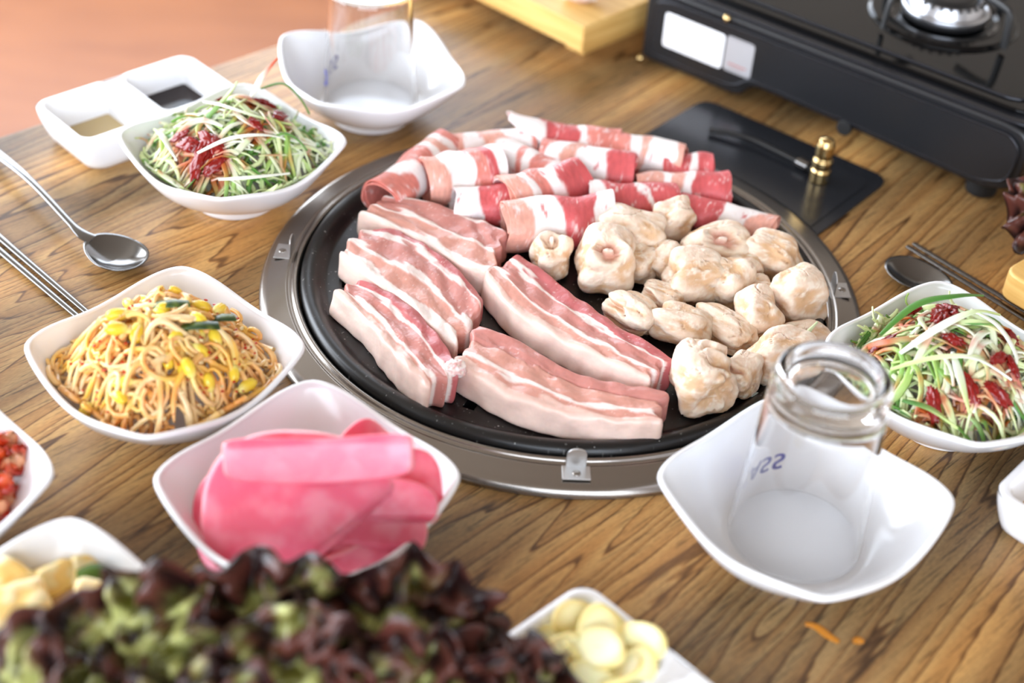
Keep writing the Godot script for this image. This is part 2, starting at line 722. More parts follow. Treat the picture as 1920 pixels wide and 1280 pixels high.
func build_table() -> void:
	var tm := mat("table_wood", Color.WHITE, 0.36, 0.0, 0.4)
	tm.albedo_texture = wood_texture()
	tm.uv1_scale = Vector3(1 / 1.5, 1 / 0.86, 1)
	var nt := NoiseTexture2D.new()
	nt.width = 512
	nt.height = 512
	nt.seamless = true
	var nn := FastNoiseLite.new()
	nn.frequency = 0.03
	nn.fractal_octaves = 3
	nt.noise = nn
	tm.heightmap_enabled = true
	tm.heightmap_texture = nt
	tm.heightmap_scale = 0.012
	var t := thing("dining_table", "wooden dining table with dark curved grain lines under the grill", "table", Vector3(EDGE.x, 0, EDGE.y), atan2(0.712, 0.702))
	# local x = along the grain, local z = towards the camera
	var g := Geo.new()
	slab(g, rect(-0.62, 0, 0.88, 0.86, 0.012), -0.035, 0.0, 0.003)
	for k in g.uv.size():
		g.uv[k] = g.uv[k] + Vector2(0.62, 0)
	obj("tabletop", g, tm, t)
	var leg := mat("table_leg", S(60, 40, 26), 0.5)
	for p in [Vector2(-0.55, 0.08), Vector2(0.81, 0.08), Vector2(-0.55, 0.78), Vector2(0.81, 0.78)]:
		var lg := Geo.new()
		rbox(lg, Vector3(0.06, 0.705, 0.06), 0.005, Transform3D(Basis(), Vector3(p.x, -0.3875, p.y)))
		obj("leg", lg, leg, t)
	# two dried drops of sauce
	var d := Geo.new()
	tube(d, smooth([Vector3(0.1555, 0.0003, -0.4958), Vector3(0.161, 0.0003, -0.4945), Vector3(0.166, 0.0003, -0.4895), Vector3(0.171, 0.0003, -0.4857)], 10), 8, func(s: float) -> Vector2: return Vector2(0.0014 + 0.0009 * sin(s * PI), 0.0003))
	laid("sauce_smear", d, M.stain, "long thin smear of amber sauce on bare table wood", "stain")
	d = Geo.new()
	tube(d, smooth([Vector3(0.178, 0.0003, -0.4862), Vector3(0.181, 0.0003, -0.4878), Vector3(0.1835, 0.0003, -0.4868)], 6), 8, func(s: float) -> Vector2: return Vector2(0.0009 + 0.0014 * sin(s * PI), 0.0003))
	laid("sauce_drop", d, M.stain, "short drop of amber sauce just past the end of the smear", "stain")


# ---------------------------------------------------------------- the grill
const GC := Vector3(0.029, 0, -0.7615)


func build_grill() -> void:
	var t := thing("grill_ring", "wide polished steel ring with four small clips round the black pan", "grill ring", GC)
	var g := Geo.new()
	var p := PackedVector2Array([Vector2(0.1655, 0.0005), Vector2(0.1655, 0.0075), Vector2(0.1672, 0.0098), Vector2(0.1692, 0.0098), Vector2(0.1703, 0.0080), Vector2(0.1722, 0.0078), Vector2(0.1735, 0.0086),
		Vector2(0.1855, 0.0066), Vector2(0.1885, 0.0052), Vector2(0.1902, 0.0026), Vector2(0.1904, 0.0004)])
	lathe(g, soften(p, 0.0011, 3), 160)
	obj("flange", g, M.steel, t)
	for deg in [86.5, 182.2, 270.9, 356.6]:
		var a := deg_to_rad(deg)
		var c := Geo.new()
		var out := Vector3(cos(a), 0, sin(a))
		var xf := Transform3D(Basis(Vector3(-sin(a), 0, cos(a)), UPV, -out), out * 0.1785 + Vector3(0, 0.0085, 0))
		xf.basis = Basis(out, UPV, out.cross(UPV))
		rbox(c, Vector3(0.0105, 0.0011, 0.0155), 0.0004, xf, 2)
		# the upright tongue with a round end, on the ring's inner side
		var pl := PackedVector2Array([Vector2(-0.0055, 0), Vector2(0.0055, 0), Vector2(0.0055, 0.0085)])
		for s in 9:
			var b := PI * s / 8.0
			pl.append(Vector2(0.0055 * cos(b), 0.0085 + 0.0045 * sin(b)))
		var up := Transform3D(xf.basis * Basis(Vector3(0, 0, 1), UPV * 0 + Vector3(1, 0, 0), Vector3(0, 1, 0)), xf.origin - out * 0.0052)
		slab(c, pl, -0.0005, 0.0005, 0.0003, up, 1)
		var cl := obj("clip", c, M.clip_steel, t)
		var rv := Geo.new()
		lathe(rv, PackedVector2Array([Vector2(0, 0.0014), Vector2(0.0016, 0.0013), Vector2(0.0024, 0.0008), Vector2(0.0025, 0)]), 16, xf.origin + out * 0.0008)
		obj("rivet", rv, M.steel, cl)

	# the pan: black, flecked, with slots cut through it
	var pm := mat("pan_black", Color.WHITE, 0.36)
	var im := Image.create_empty(1024, 1024, false, Image.FORMAT_RGB8)
	im.fill(S(16, 16, 17))
	var r := RandomNumberGenerator.new()
	r.seed = 4
	for k in 3600:
		var x := r.randi_range(2, 1015)
		var y := r.randi_range(2, 1015)
		var b := r.randf()
		var s := 1 if b < 0.35 else (2 if b < 0.9 else 3)
		var c := S(190, 190, 186).lerp(S(50, 50, 50), sqrt(r.randf()))
		im.fill_rect(Rect2i(x, y, s, s), c)
		if b > 0.93:
			im.fill_rect(Rect2i(x + 1, y + r.randi_range(-1, 1), r.randi_range(2, 4), 1), c)
	pm.albedo_texture = ImageTexture.create_from_image(im)
	pm.uv1_scale = Vector3(1 / 0.34, 1 / 0.34, 1)
	pm.heightmap_enabled = true
	var nt := NoiseTexture2D.new()
	nt.width = 256
	nt.height = 256
	nt.seamless = true
	nt.noise = nf
	nt = nt.duplicate()
	var nn := FastNoiseLite.new()
	nn.frequency = 0.05
	nt.noise = nn
	pm.heightmap_texture = nt
	pm.heightmap_scale = 0.008
	var pan := thing("grill_pan", "round black stone-flecked grill pan with drain slots, holding the raw meat", "grill pan", GC)
	var gp := Geo.new()
	var rs := PackedFloat32Array()
	var ys := PackedFloat32Array()
	for k in 52:
		rs.append(k * 0.0029)
		ys.append(0.0062)
	for q in [[0.1495, 0.0066], [0.1515, 0.0078], [0.1535, 0.0098], [0.1555, 0.0118], [0.1578, 0.0131], [0.1602, 0.0134], [0.1624, 0.0127], [0.1640, 0.0110], [0.1648, 0.0085], [0.1650, 0.0055], [0.1648, 0.0030], [0.1600, 0.0008], [0.0, 0.0008]]:
		rs.append(q[0])
		ys.append(q[1])
	var na := 360
	var nrr := rs.size()
	for a in na:
		var an := TAU * a / na
		for b in nrr:
			add_vert(gp, Vector3(cos(an) * rs[b], ys[b], sin(an) * rs[b]), UPV, Color.WHITE, Vector2(cos(an) * rs[b] + 0.17, sin(an) * rs[b] + 0.17))
	var slot := func(a: int, b: int) -> bool:
		var outer: bool = rs[b] >= 0.121 and rs[b] < 0.138 and posmod(a - 110, 30) < 3
		var inner: bool = rs[b] >= 0.078 and rs[b] < 0.096 and posmod(a - 95, 45) < 4
		return outer or inner
	for b in nrr:
		var d := Vector2(rs[mini(b + 1, nrr - 1)] - rs[maxi(b - 1, 0)], ys[mini(b + 1, nrr - 1)] - ys[maxi(b - 1, 0)]).normalized()
		var nn2 := Vector2(-d.y, d.x)
		for a in na:
			var an := TAU * a / na
			gp.n[a * nrr + b] = Vector3(cos(an) * nn2.x, nn2.y, sin(an) * nn2.x)
	for a in na:
		var a2 := (a + 1) % na
		for b in nrr - 1:
			if b < 51 and slot.call(a, b):
				# walls of the slot
				for e in [[a, b, a2, b, a, b - 1], [a, b + 1, a2, b + 1, a, b + 1], [a, b, a, b + 1, a - 1, b], [a2, b, a2, b + 1, a + 1, b]]:
					if not slot.call(posmod(e[4], na), e[5]):
						var p0: Vector3 = gp.v[e[0] * nrr + e[1]]
						var p1: Vector3 = gp.v[e[2] * nrr + e[3]]
						var b3 := gp.v.size()
						var wn := (p1 - p0).cross(UPV).normalized()
						for pp in [p0, p1, p1 - UPV * 0.005, p0 - UPV * 0.005]:
							add_vert(gp, pp, wn, Color.WHITE)
						gp.i.append_array([b3, b3 + 1, b3 + 2, b3, b3 + 2, b3 + 3])
				continue
			var i0 := a * nrr + b
			var i1 := a2 * nrr + b
			gp.i.append_array([i0, i1, i1 + 1, i0, i1 + 1, i0 + 1])
	obj("pan_body", gp, pm, pan)

	# the flat black gas plate that sticks out under the ring
	var gt := thing("gas_inlet_plate", "flat glossy black plate with brass nozzle between ring and stove", "burner plate", Vector3(0.134, 0, -1.023), deg_to_rad(-37.7))
	g = Geo.new()
	var around := PackedVector2Array()
	for k in 120:
		var w := gt.transform.affine_inverse() * (GC + Vector3(cos(TAU * k / 120.0), 0, sin(TAU * k / 120.0)) * 0.1915)
		around.append(Vector2(w.x, w.z))
	slab(g, Geometry2D.clip_polygons(rect(0, -0.002, 0.163, 0.15, 0.014), around)[0], 0.0003, 0.0026, 0.0006)
	obj("plate", g, M.dark_plate, gt)
	g = Geo.new()
	var inner := rounded(PackedVector2Array([Vector2(0.008, 0.03), Vector2(0.05, 0.012), Vector2(0.155, 0.012), Vector2(0.155, 0.14), Vector2(0.008, 0.14)]), 0.012)
	slab(g, Geometry2D.clip_polygons(inner, around)[0], 0.0025, 0.0034, 0.0003)
	obj("raised_field", g, M.dark_plate, gt)
	g = Geo.new()
	var nx := gt.transform.affine_inverse() * Vector3(0.2105, 0.0034, -0.9135)
	lathe(g, soften(PackedVector2Array([Vector2(0.0, 0), Vector2(0.0072, 0), Vector2(0.0072, 0.009), Vector2(0.006, 0.0105), Vector2(0.0062, 0.0125), Vector2(0.0072, 0.0135), Vector2(0.0072, 0.0175), Vector2(0.0056, 0.019),
		Vector2(0.0056, 0.0205), Vector2(0.0066, 0.022), Vector2(0.0066, 0.029), Vector2(0.0052, 0.0335), Vector2(0.0, 0.0352)]), 0.0009), 28, nx)
	obj("brass_nozzle", g, M.brass, gt)
	var inv := gt.transform.affine_inverse()
	g = Geo.new()
	tube(g, smooth([inv * Vector3(0.1348, 0.0062, -0.9683), inv * Vector3(0.150, 0.0075, -0.9640), inv * Vector3(0.168, 0.008, -0.9545), inv * Vector3(0.1985, 0.0075, -0.9285)], 20), 10, func(_s: float) -> Vector2: return Vector2(0.0021, 0.0021))
	obj("lever_rod", g, M.iron, gt)
	g = Geo.new()
	tube(g, smooth([inv * Vector3(0.1965, 0.0075, -0.930), inv * Vector3(0.2035, 0.0075, -0.9235)], 4), 12, func(_s: float) -> Vector2: return Vector2(0.0042, 0.0042))
	obj("metal_ferrule", g, M.bright_steel, gt)
	g = Geo.new()
	tube(g, smooth([inv * Vector3(0.2035, 0.0075, -0.9235), inv * Vector3(0.206, 0.0072, -0.9205), inv * Vector3(0.2085, 0.0078, -0.912), inv * Vector3(0.216, 0.0085, -0.9095)], 12), 10, func(_s: float) -> Vector2: return Vector2(0.0026, 0.0026))
	obj("hose_clamp", g, M.rubber, gt)


# ---------------------------------------------------------------- the stove
func build_stove() -> void:
	var t := thing("gas_stove", "black portable gas stove with a white sticker on its front panel", "stove", Vector3(0.0884, 0, -1.0805), deg_to_rad(-37.01))
	var side := func(x: float, y: float) -> Vector2: return Vector2(x, y)
	# outline of the front, in x, y
	var out := PackedVector2Array([Vector2(-0.004, 0.004), Vector2(0.084, 0.004), Vector2(0.0915, 0.0065), Vector2(0.098, 0.0155), Vector2(0.106, 0.0175), Vector2(0.20, 0.0155), Vector2(0.292, 0.0125), Vector2(0.312, 0.0185), Vector2(0.318, 0.032), Vector2(0.318, 0.055), Vector2(0.312, 0.064), Vector2(0.298, 0.0665), Vector2(0.01, 0.0665), Vector2(-0.004, 0.062)])
	out = rounded(out, 0.006, 4)
	var upright := Basis(Vector3(1, 0, 0), Vector3(0, 0, 1), Vector3(0, 1, 0))   # slab's x -> x, its z -> y, its y -> z
	var g := Geo.new()
	slab(g, out, -0.26, -0.001, 0.003, Transform3D(upright, Vector3.ZERO))
	obj("body", g, M.black_satin, t)
	g = Geo.new()
	var inn := rounded(PackedVector2Array([Vector2(0.098, 0.0235), Vector2(0.110, 0.0235), Vector2(0.20, 0.0215), Vector2(0.290, 0.0185), Vector2(0.308, 0.025), Vector2(0.311, 0.036), Vector2(0.311, 0.052), Vector2(0.303, 0.0595), Vector2(0.02, 0.0595), Vector2(0.006, 0.056), Vector2(0.006, 0.012), Vector2(0.078, 0.012), Vector2(0.088, 0.0145)]), 0.007, 4)
	slab(g, inn, -0.002, 0.0012, 0.0011, Transform3D(upright, Vector3.ZERO))
	obj("front_panel", g, M.black_satin, t)
	g = Geo.new()
	var rim := PackedVector3Array()
	for p in inn:
		rim.append(Vector3(p.x, p.y, 0.0002))
	rim.append(rim[0])
	tube(g, rim, 8, func(_s: float) -> Vector2: return Vector2(0.0013, 0.0013), null, 0.0, Vector3(0, 0, 1))
	obj("panel_rim", g, M.edge_black, t)
	# stickers on the panel
	var wm := mat("sticker_white", Color.WHITE, 0.35)
	var im := Image.create_empty(256, 128, false, Image.FORMAT_RGB8)
	im.fill(S(244, 244, 246))
	for k in 7:
		im.fill_rect(Rect2i(14, 22 + k * 13, 50 + (k * 37) % 46, 3), S(226, 226, 232))
	im.fill_rect(Rect2i(120, 40, 26, 4), S(238, 210, 206))
	im.fill_rect(Rect2i(170, 60, 60, 3), S(228, 228, 232))
	wm.albedo_texture = ImageTexture.create_from_image(im)
	g = Geo.new()
	sticker(g, 0.0165, 0.0225, 0.0720, 0.0512)
	obj("white_sticker", g, wm, t)
	var sm := mat("sticker_silver", Color.WHITE, 0.3, 0.3)
	im = Image.create_empty(128, 128, false, Image.FORMAT_RGB8)
	im.fill(S(188, 188, 192))
	im.fill_rect(Rect2i(4, 4, 120, 3), S(150, 150, 155))
	im.fill_rect(Rect2i(4, 121, 120, 3), S(150, 150, 155))
	im.fill_rect(Rect2i(20, 96, 84, 5), S(196, 120, 118))
	im.fill_rect(Rect2i(30, 108, 60, 4), S(170, 150, 152))
	sm.albedo_texture = ImageTexture.create_from_image(im)
	g = Geo.new()
	sticker(g, 0.0735, 0.0235, 0.0985, 0.0522)
	obj("silver_sticker", g, sm, t)
	for q in [Vector3(0.070, 0.0640, 0.0005), Vector3(-0.003, 0.0035, 0.001)]:
		g = Geo.new()
		lathe(g, PackedVector2Array([Vector2(0, 0.0022), Vector2(0.0018, 0.0019), Vector2(0.003, 0.0008), Vector2(0.0032, 0)]), 16)
		var s := obj("screw", g, M.brass, t)
		s.position = q
		s.rotation.x = PI / 2
	# top: lip, bead and glossy plate round the burner
	g = Geo.new()
	slab(g, rect(-0.007, -0.262, 0.320, -0.003, 0.02), 0.0655, 0.0690, 0.0016)
	obj("top_lip", g, M.edge_black, t)
	g = Geo.new()
	slab(g, rect(0.002, -0.256, 0.311, -0.013, 0.018), 0.068, 0.0725, 0.0016)
	obj("top_plate", g, M.black_gloss, t)
	g = Geo.new()
	var path := rect(0.012, -0.246, 0.300, -0.024, 0.02)
	var ring3: Array = []
	for p in path:
		ring3.append(Vector3(p.x, 0.0728, p.y))
	ring3.append(ring3[0])
	var loop := PackedVector3Array(ring3)
	tube(g, loop, 8, func(_s: float) -> Vector2: return Vector2(0.0016, 0.0016))
	obj("bead", g, M.edge_black, t)
	# burner
	var bc := t.transform.affine_inverse() * Vector3(0.3090, 0.0725, -1.0510)
	g = Geo.new()
	lathe(g, soften(PackedVector2Array([Vector2(0., 0.0004), Vector2(0.0374, 0.0004), Vector2(0.0418, 0.003), Vector2(0.0547, 0.003), Vector2(0.0569, 0.0005), Vector2(0.0569, 0.0)]), 0.001), 96, bc)
	obj("drip_pan", g, M.black_gloss, t)
	g = Geo.new()
	lathe(g, soften(PackedVector2Array([Vector2(0., 0.002), Vector2(0.0317, 0.002), Vector2(0.0331, 0.006), Vector2(0.0331, 0.010), Vector2(0.031, 0.011), Vector2(0.0292, 0.009), Vector2(0.0281, 0.013), Vector2(0.0259, 0.018), Vector2(0.0245, 0.018), Vector2(0.023, 0.012), Vector2(0., 0.012)]), 0.0012), 96, bc)
	var head := obj("burner_head", g, M.aluminium, t)
	for k in 24:
		var a := TAU * k / 24
		g = Geo.new()
		rbox(g, Vector3(0.0045, 0.0022, 0.0026), 0.0006, Transform3D(Basis(UPV, -a), bc + Vector3(cos(a) * 0.0263, 0.0172, sin(a) * 0.0263)), 1)
		obj("flame_port", g, M.iron, head)
	g = Geo.new()
	lathe(g, soften(PackedVector2Array([Vector2(0., 0.021), Vector2(0.0187, 0.020), Vector2(0.0223, 0.017), Vector2(0.0216, 0.012), Vector2(0., 0.012)]), 0.001), 64, bc)
	obj("burner_cap", g, M.iron, t)
	for k in 4:
		var a := TAU * k / 4 + 0.35
		g = Geo.new()
		tube(g, smooth([bc + Vector3(cos(a) * 0.062, 0.003, sin(a) * 0.062), bc + Vector3(cos(a) * 0.060, 0.026, sin(a) * 0.060), bc + Vector3(cos(a) * 0.053, 0.031, sin(a) * 0.053), bc + Vector3(cos(a) * 0.024, 0.031, sin(a) * 0.024)], 20), 8, func(_s: float) -> Vector2: return Vector2(0.0020, 0.0034))
		obj("pan_support", g, M.iron, t)
	for q in [Vector3(0.288, 0, -0.018), Vector3(0.02, 0, -0.018), Vector3(0.288, 0, -0.24), Vector3(0.02, 0, -0.24)]:
		g = Geo.new()
		lathe(g, soften(PackedVector2Array([Vector2(0, 0.0), Vector2(0.011, 0.0), Vector2(0.0125, 0.016), Vector2(0, 0.016)]), 0.002), 24, q)
		obj("foot", g, M.rubber, t)
	g = Geo.new()
	lathe(g, soften(PackedVector2Array([Vector2(0, 0.0), Vector2(0.006, 0.0), Vector2(0.006, 0.004), Vector2(0, 0.004)]), 0.001), 20)
	var plug := obj("plug", g, M.rubber, t)
	plug.position = Vector3(0.183, 0.0165, -0.001)
	plug.rotation.x = PI / 2


func sticker(g: Geo, x0: float, y0: float, x1: float, y1: float) -> void:
	var b := g.v.size()
	slab(g, rounded(PackedVector2Array([Vector2(x0, y0), Vector2(x1, y0), Vector2(x1, y1), Vector2(x0, y1)]), 0.003, 3), 0.0011, 0.0015, 0.0001, Transform3D(Basis(Vector3(1, 0, 0), Vector3(0, 0, 1), Vector3(0, 1, 0)), Vector3.ZERO), 1)
	for k in range(b, g.v.size()):
		g.uv[k] = Vector2((g.v[k].x - x0) / (x1 - x0), (y1 - g.v[k].y) / (y1 - y0))


# ---------------------------------------------------------------- dishes
func bowl_rim(th: float, t: float, size: float) -> float:
	var n := lerpf(2.0, 1.3, t)
	var c := sqrt(cos(th) * cos(th) + 0.0035 * t)
	var s := sqrt(sin(th) * sin(th) + 0.0035 * t)
	return size * pow(pow(c, n) + pow(s, n), -1.0 / n)


func bowl_y(th: float, t: float, tip: float, dip: float) -> float:
	var c := cos(2.0 * th)
	return 0.0115 + (tip - dip * (1.0 - c * c) - 0.0115) * pow(t, 1.28)


func make_bowl(label: String, at: Vector2, turn_deg: float, size := 0.0735, tip := 0.0450) -> Node3D:
	var o := thing("white_dish", label, "dish", Vector3(at.x, 0, at.y), -deg_to_rad(turn_deg))
	var g := Geo.new()
	var ni := 28
	var no := 24
	var nb := 9      # steps across the flat floor
	var tot := ni + 6 + no
	var dip := 0.0075
	grid(g, 128, tot, func(u: float, w: float) -> Vector3:
		var th := u * TAU
		var k := int(round(w * tot))
		var r: float
		var y: float
		if k <= ni:
			var t := clampf(float(k - nb) / (ni - nb), 0, 1)
			r = 0.0365 * k / nb if k < nb else 0.0365 + (bowl_rim(th, t, size) - 0.0365) * t
			y = bowl_y(th, t, tip, dip) - 0.0004 * ss(0.3, 0.0, t)
		elif k <= ni + 6:
			var a := PI * (k - ni) / 6.0
			r = bowl_rim(th, 1.0, size) - 0.0006 + 0.0018 * (1.0 - cos(a))
			y = bowl_y(th, 1.0, tip, dip) + 0.0016 * sin(a)
		else:
			var t := 1.0 - float(k - ni - 6) / no
			var q := clampf((t - 0.22) / 0.78, 0, 1)
			r = (0.029 + (bowl_rim(th, q, size) + 0.0030 - 0.029) * q) if t > 0.22 else 0.029 * t / 0.22
			y = lerpf(0.0062, bowl_y(th, 1.0, tip, dip), pow(q, 1.22)) - 0.0016 * sin(q * PI)
		return Vector3(cos(th) * r, y, sin(th) * r), true, false)
	obj("bowl_body", g, M.porcelain, o)
	g = Geo.new()
	lathe(g, soften(PackedVector2Array([Vector2(0.0262, 0.0068), Vector2(0.0262, 0.0002), Vector2(0.0290, 0.0002), Vector2(0.0305, 0.0070)]), 0.0008), 64)
	obj("foot_ring", g, M.porcelain, o)
	return o


# a shallow dish of two square wells; local x along its length
func make_double(label: String, at: Vector2, turn_deg: float, ln: float, wd: float, hh: float) -> Node3D:
	var o := thing("divided_dish", label, "dish", Vector3(at.x, 0, at.y), -deg_to_rad(turn_deg))
	var g := Geo.new()
	var nx := 120
	var nzz := 64
	# top surface as a height field over the outline
	var fh := func(x: float, z: float) -> float:
		var well := 1e9
		for s in [-1.0, 1.0]:
			var cx: float = s * ln * 0.25
			var dx := absf(x - cx) - (ln * 0.25 - 0.0045)
			var dz := absf(z) - (wd * 0.5 - 0.0042)
			var d := Vector2(maxf(dx + 0.009, 0), maxf(dz + 0.009, 0)).length() - 0.009 + minf(maxf(dx, dz) + 0.009, 0.0)
			well = minf(well, d)
		return lerpf(0.005, hh, ss(-0.0095, -0.0002, well) * 0.75 + 0.25 * clampf((well + 0.0095) / 0.0095, 0, 1)) - (0.0 if absf(x) > ln * 0.5 - 0.012 else 0.0022 * ss(-0.002, 0.002, well) * ss(0.012, 0.004, absf(x)))
	grid(g, nx, nzz, func(u: float, w: float) -> Vector3:
		# square -> rounded rectangle
		var a := u * 2 - 1
		var b := w * 2 - 1
		var x := a * ln * 0.5
		var z := b * wd * 0.5
		var rr := 0.012
		var ex := maxf(absf(x) - (ln * 0.5 - rr), 0)
		var ez := maxf(absf(z) - (wd * 0.5 - rr), 0)
		if ex > 0 and ez > 0:
			var m := maxf(ex, ez)
			var v2 := Vector2(ex, ez).normalized() * m
			x = signf(x) * (ln * 0.5 - rr + v2.x)
			z = signf(z) * (wd * 0.5 - rr + v2.y)
		var edge := maxf(absf(a), absf(b))
		return Vector3(x, fh.call(x, z) - 0.0012 * ss(0.975, 1.0, edge), z), false, false, null, 2)
	# make sure the top faces up
	var ol := rect(-ln / 2, -wd / 2, ln / 2, wd / 2, 0.012)
	var n := ol.size()
	grid(g, n, 8, func(u: float, w: float) -> Vector3:
		var p: Vector2 = ol[int(round(u * n)) % n]
		var q := 1.0 - 0.13 * pow(w, 1.5)
		var y := lerpf(hh - 0.0012, 0.0004, w)
		return Vector3(p.x * q, y, p.y * q) if w < 0.99 else Vector3(p.x * q * 0.93, 0.0002, p.y * q * 0.93), true, false)
	obj("dish_body", g, M.porcelain, o)
	return o


func pool(called: String, label: String, cat: String, m: Material, at: Vector3, turn_deg: float, a: float, b: float) -> void:
	var g := Geo.new()
	slab(g, rect(-a, -b, a, b, 0.008), -0.002, 0.0, 0.0004)
	var o := obj(called, g, m)
	o.position = at
	o.rotation.y = -deg_to_rad(turn_deg)
	tag(o, label, cat)


func make_glass(label: String, at: Vector3, turn: float) -> void:
	var o := thing("upturned_glass", label, "glass", at, turn)
	var p := PackedVector2Array([Vector2(0.0, 0.1012), Vector2(0.014, 0.1013), Vector2(0.0202, 0.1022), Vector2(0.0222, 0.1050), Vector2(0.0248, 0.1064), Vector2(0.0274, 0.1055), Vector2(0.0287, 0.1025), Vector2(0.0290, 0.0985), Vector2(0.0292, 0.090),
		Vector2(0.0348, 0.0012), Vector2(0.0345, 0.0003), Vector2(0.0337, 0.0), Vector2(0.0329, 0.0005), Vector2(0.0326, 0.0018), Vector2(0.0272, 0.084), Vector2(0.0262, 0.0885), Vector2(0.0236, 0.0915), Vector2(0.0190, 0.0930), Vector2(0.0, 0.0936)])
	var q := PackedVector2Array()
	for k in p.size() - 1:
		var steps := 12 if p[k].distance_to(p[k + 1]) > 0.02 else 3
		for s in steps:
			var t := float(s) / steps
			var a := p[maxi(k - 1, 0)]
			var b := p[k]
			var c := p[k + 1]
			var d := p[mini(k + 2, p.size() - 1)]
			if steps == 12:
				q.append(b.lerp(c, t))
			else:
				var v := b.cubic_interpolate(c, b - (c - b) if k == 0 else (a if a.distance_to(b) < 0.02 else b - (b - a).limit_length(0.004)), d if c.distance_to(d) < 0.02 else c + (d - c).limit_length(0.004), t)
				q.append(Vector2(maxf(v.x, 0.0), v.y))
	q.append(p[p.size() - 1])
	var g := Geo.new()
	lathe(g, q, 96)
	obj("tumbler", g, M.glass, o)
	# printed lettering, upside down with the glass, bent round it
	var tm := TextMesh.new()
	var f := SystemFont.new()
	f.font_names = PackedStringArray(["Droid Sans"])
	f.font_weight = 700
	f.font_italic = true
	tm.font = f
	tm.text = "CASS"
	tm.font_size = 64
	tm.pixel_size = 0.00025
	tm.depth = 0.0
	var arr := tm.get_mesh_arrays()
	var src: PackedVector3Array = arr[Mesh.ARRAY_VERTEX]
	if src.size() == 0:
		return
	var lg := Geo.new()
	var ids: PackedInt32Array = arr[Mesh.ARRAY_INDEX]
	for v in src:
		var y := 0.0225 - v.y
		var rad := lerpf(0.0348, 0.0292, (y - 0.0012) / 0.0888) + 0.00012
		var an := -v.x / rad
		var d := Vector3(sin(an), 0, cos(an))
		add_vert(lg, d * rad + Vector3(0, y, 0), d, Color.WHITE)
	for k in (ids.size() if ids.size() else src.size()):
		lg.i.append(ids[k] if ids.size() else k)
	obj("printed_lettering", lg, M.ink, o)


func build_dishes() -> void:
	make_bowl("white dish of scallion salad beside the two-well sauce dish", Vector2(-0.194, -0.840), -5)
	make_bowl("white dish filled with seasoned bean sprouts", Vector2(-0.187, -0.619), -6)
	make_bowl("white dish holding pink pickled radish slices", Vector2(-0.095, -0.526), -7)
	make_bowl("white dish under the upturned glass nearest the lens, bare of food", Vector2(0.153, -0.545), 0)
	make_bowl("white dish under the upturned glass near the table's far edge", Vector2(-0.1175, -0.9635), 22)
	make_bowl("white dish of scallion salad beside the spoon and raw offal pieces", Vector2(0.252, -0.662), 3)
	make_bowl("white dish of red kimchi, cut by the frame, beside the bean sprouts", Vector2(-0.292, -0.508), -4)
	make_bowl("white dish of yellow stew behind the red-leaf lettuce", Vector2(-0.196, -0.412), -4)
	make_double("white two-well dish with soy sauce and pale oil by the scallion salad", Vector2(-0.2775, -0.9155), -45.5, 0.128, 0.070, 0.029)
	make_double("white divided dish of sliced garlic in front of the lettuce", Vector2(0.067, -0.418), 44, 0.130, 0.066, 0.030)
	make_double("white sauce dish cut off by the frame beside the bare upturned-glass dish", Vector2(0.3245, -0.560), 40.5, 0.12, 0.066, 0.027)
	var a := deg_to_rad(-45.5)
	var ax := Vector3(cos(a), 0, sin(a))
	pool("soy_sauce", "dark brown soy sauce in the well by the scallion dish", "sauce", M.soy, Vector3(-0.2775, 0.0115, -0.9155) + ax * 0.032, -45.5, 0.0262, 0.0295)
	pool("seasoned_oil", "pale yellow oil with seasoning in the two-well dish", "oil", M.oil, Vector3(-0.2775, 0.0085, -0.9155) - ax * 0.032, -45.5, 0.0250, 0.0280)
	a = deg_to_rad(40.5)
	ax = Vector3(cos(a), 0, sin(a))
	pool("dipping_oil", "amber oil in the sauce dish cut off by the frame", "oil", M.broth, Vector3(0.3245, 0.011, -0.560) - ax * 0.030, 40.5, 0.0235, 0.0270)
	make_glass("clear upturned drinking glass nearest the lens, in a bare white dish", Vector3(0.1535, 0.0117, -0.547), deg_to_rad(-138))
	make_glass("clear upturned drinking glass in the dish near the table's far edge", Vector3(-0.118, 0.0117, -0.9645), deg_to_rad(-92))


# ---------------------------------------------------------------- cutlery
func make_spoon(label: String, tip: Vector3, joint: Vector3, handle_end: Vector3, width: float) -> void:
	var d := (joint - tip)
	var ln := d.length()
	var o := thing("steel_spoon", label, "spoon", Vector3(tip.x, 0, tip.z))
	d.y = 0
	d = d.normalized()
	var s := Vector3(-d.z, 0, d.x)
	var g := Geo.new()
	var c := Vector3.ZERO + d * ln * 0.5
	disc(g, 16, 48, 0.0011, func(x: float, z: float) -> Vector3:
		var r2 := x * x + z * z
		var wide := 1.0 - 0.12 * x
		return c + d * x * ln * 0.5 + s * z * width * 0.5 * wide + UPV * (0.0014 + 0.0062 * pow(r2, 1.1) + 0.002 * maxf(x, 0)))
	obj("spoon_bowl", g, M.bright_steel, o)
	g = Geo.new()
	var b := Vector3(tip.x, 0, tip.z)
	tube(g, smooth([joint - b + Vector3(0, 0.0083, 0) - d * 0.003, joint - b + Vector3(0, 0.0105, 0) + d * 0.012, (joint + handle_end) / 2 - b + Vector3(0, 0.0115, 0), handle_end - b + Vector3(0, 0.003, 0)], 28), 12, func(t: float) -> Vector2:
		return Vector2(lerpf(0.0052, 0.0026, ss(0, 0.12, t)) + 0.0022 * ss(0.3, 1.0, t), 0.0013))
	obj("handle", g, M.bright_steel, o)


func make_stick(label: String, a: Vector3, b: Vector3) -> void:
	var g := Geo.new()
	tube(g, smooth([a, a.lerp(b, 0.5), b], 16), 10, func(t: float) -> Vector2:
		return Vector2(lerpf(0.0019, 0.0030, t), lerpf(0.0011, 0.0015, t)))
	laid("metal_chopstick", g, M.bright_steel, label, "chopstick")


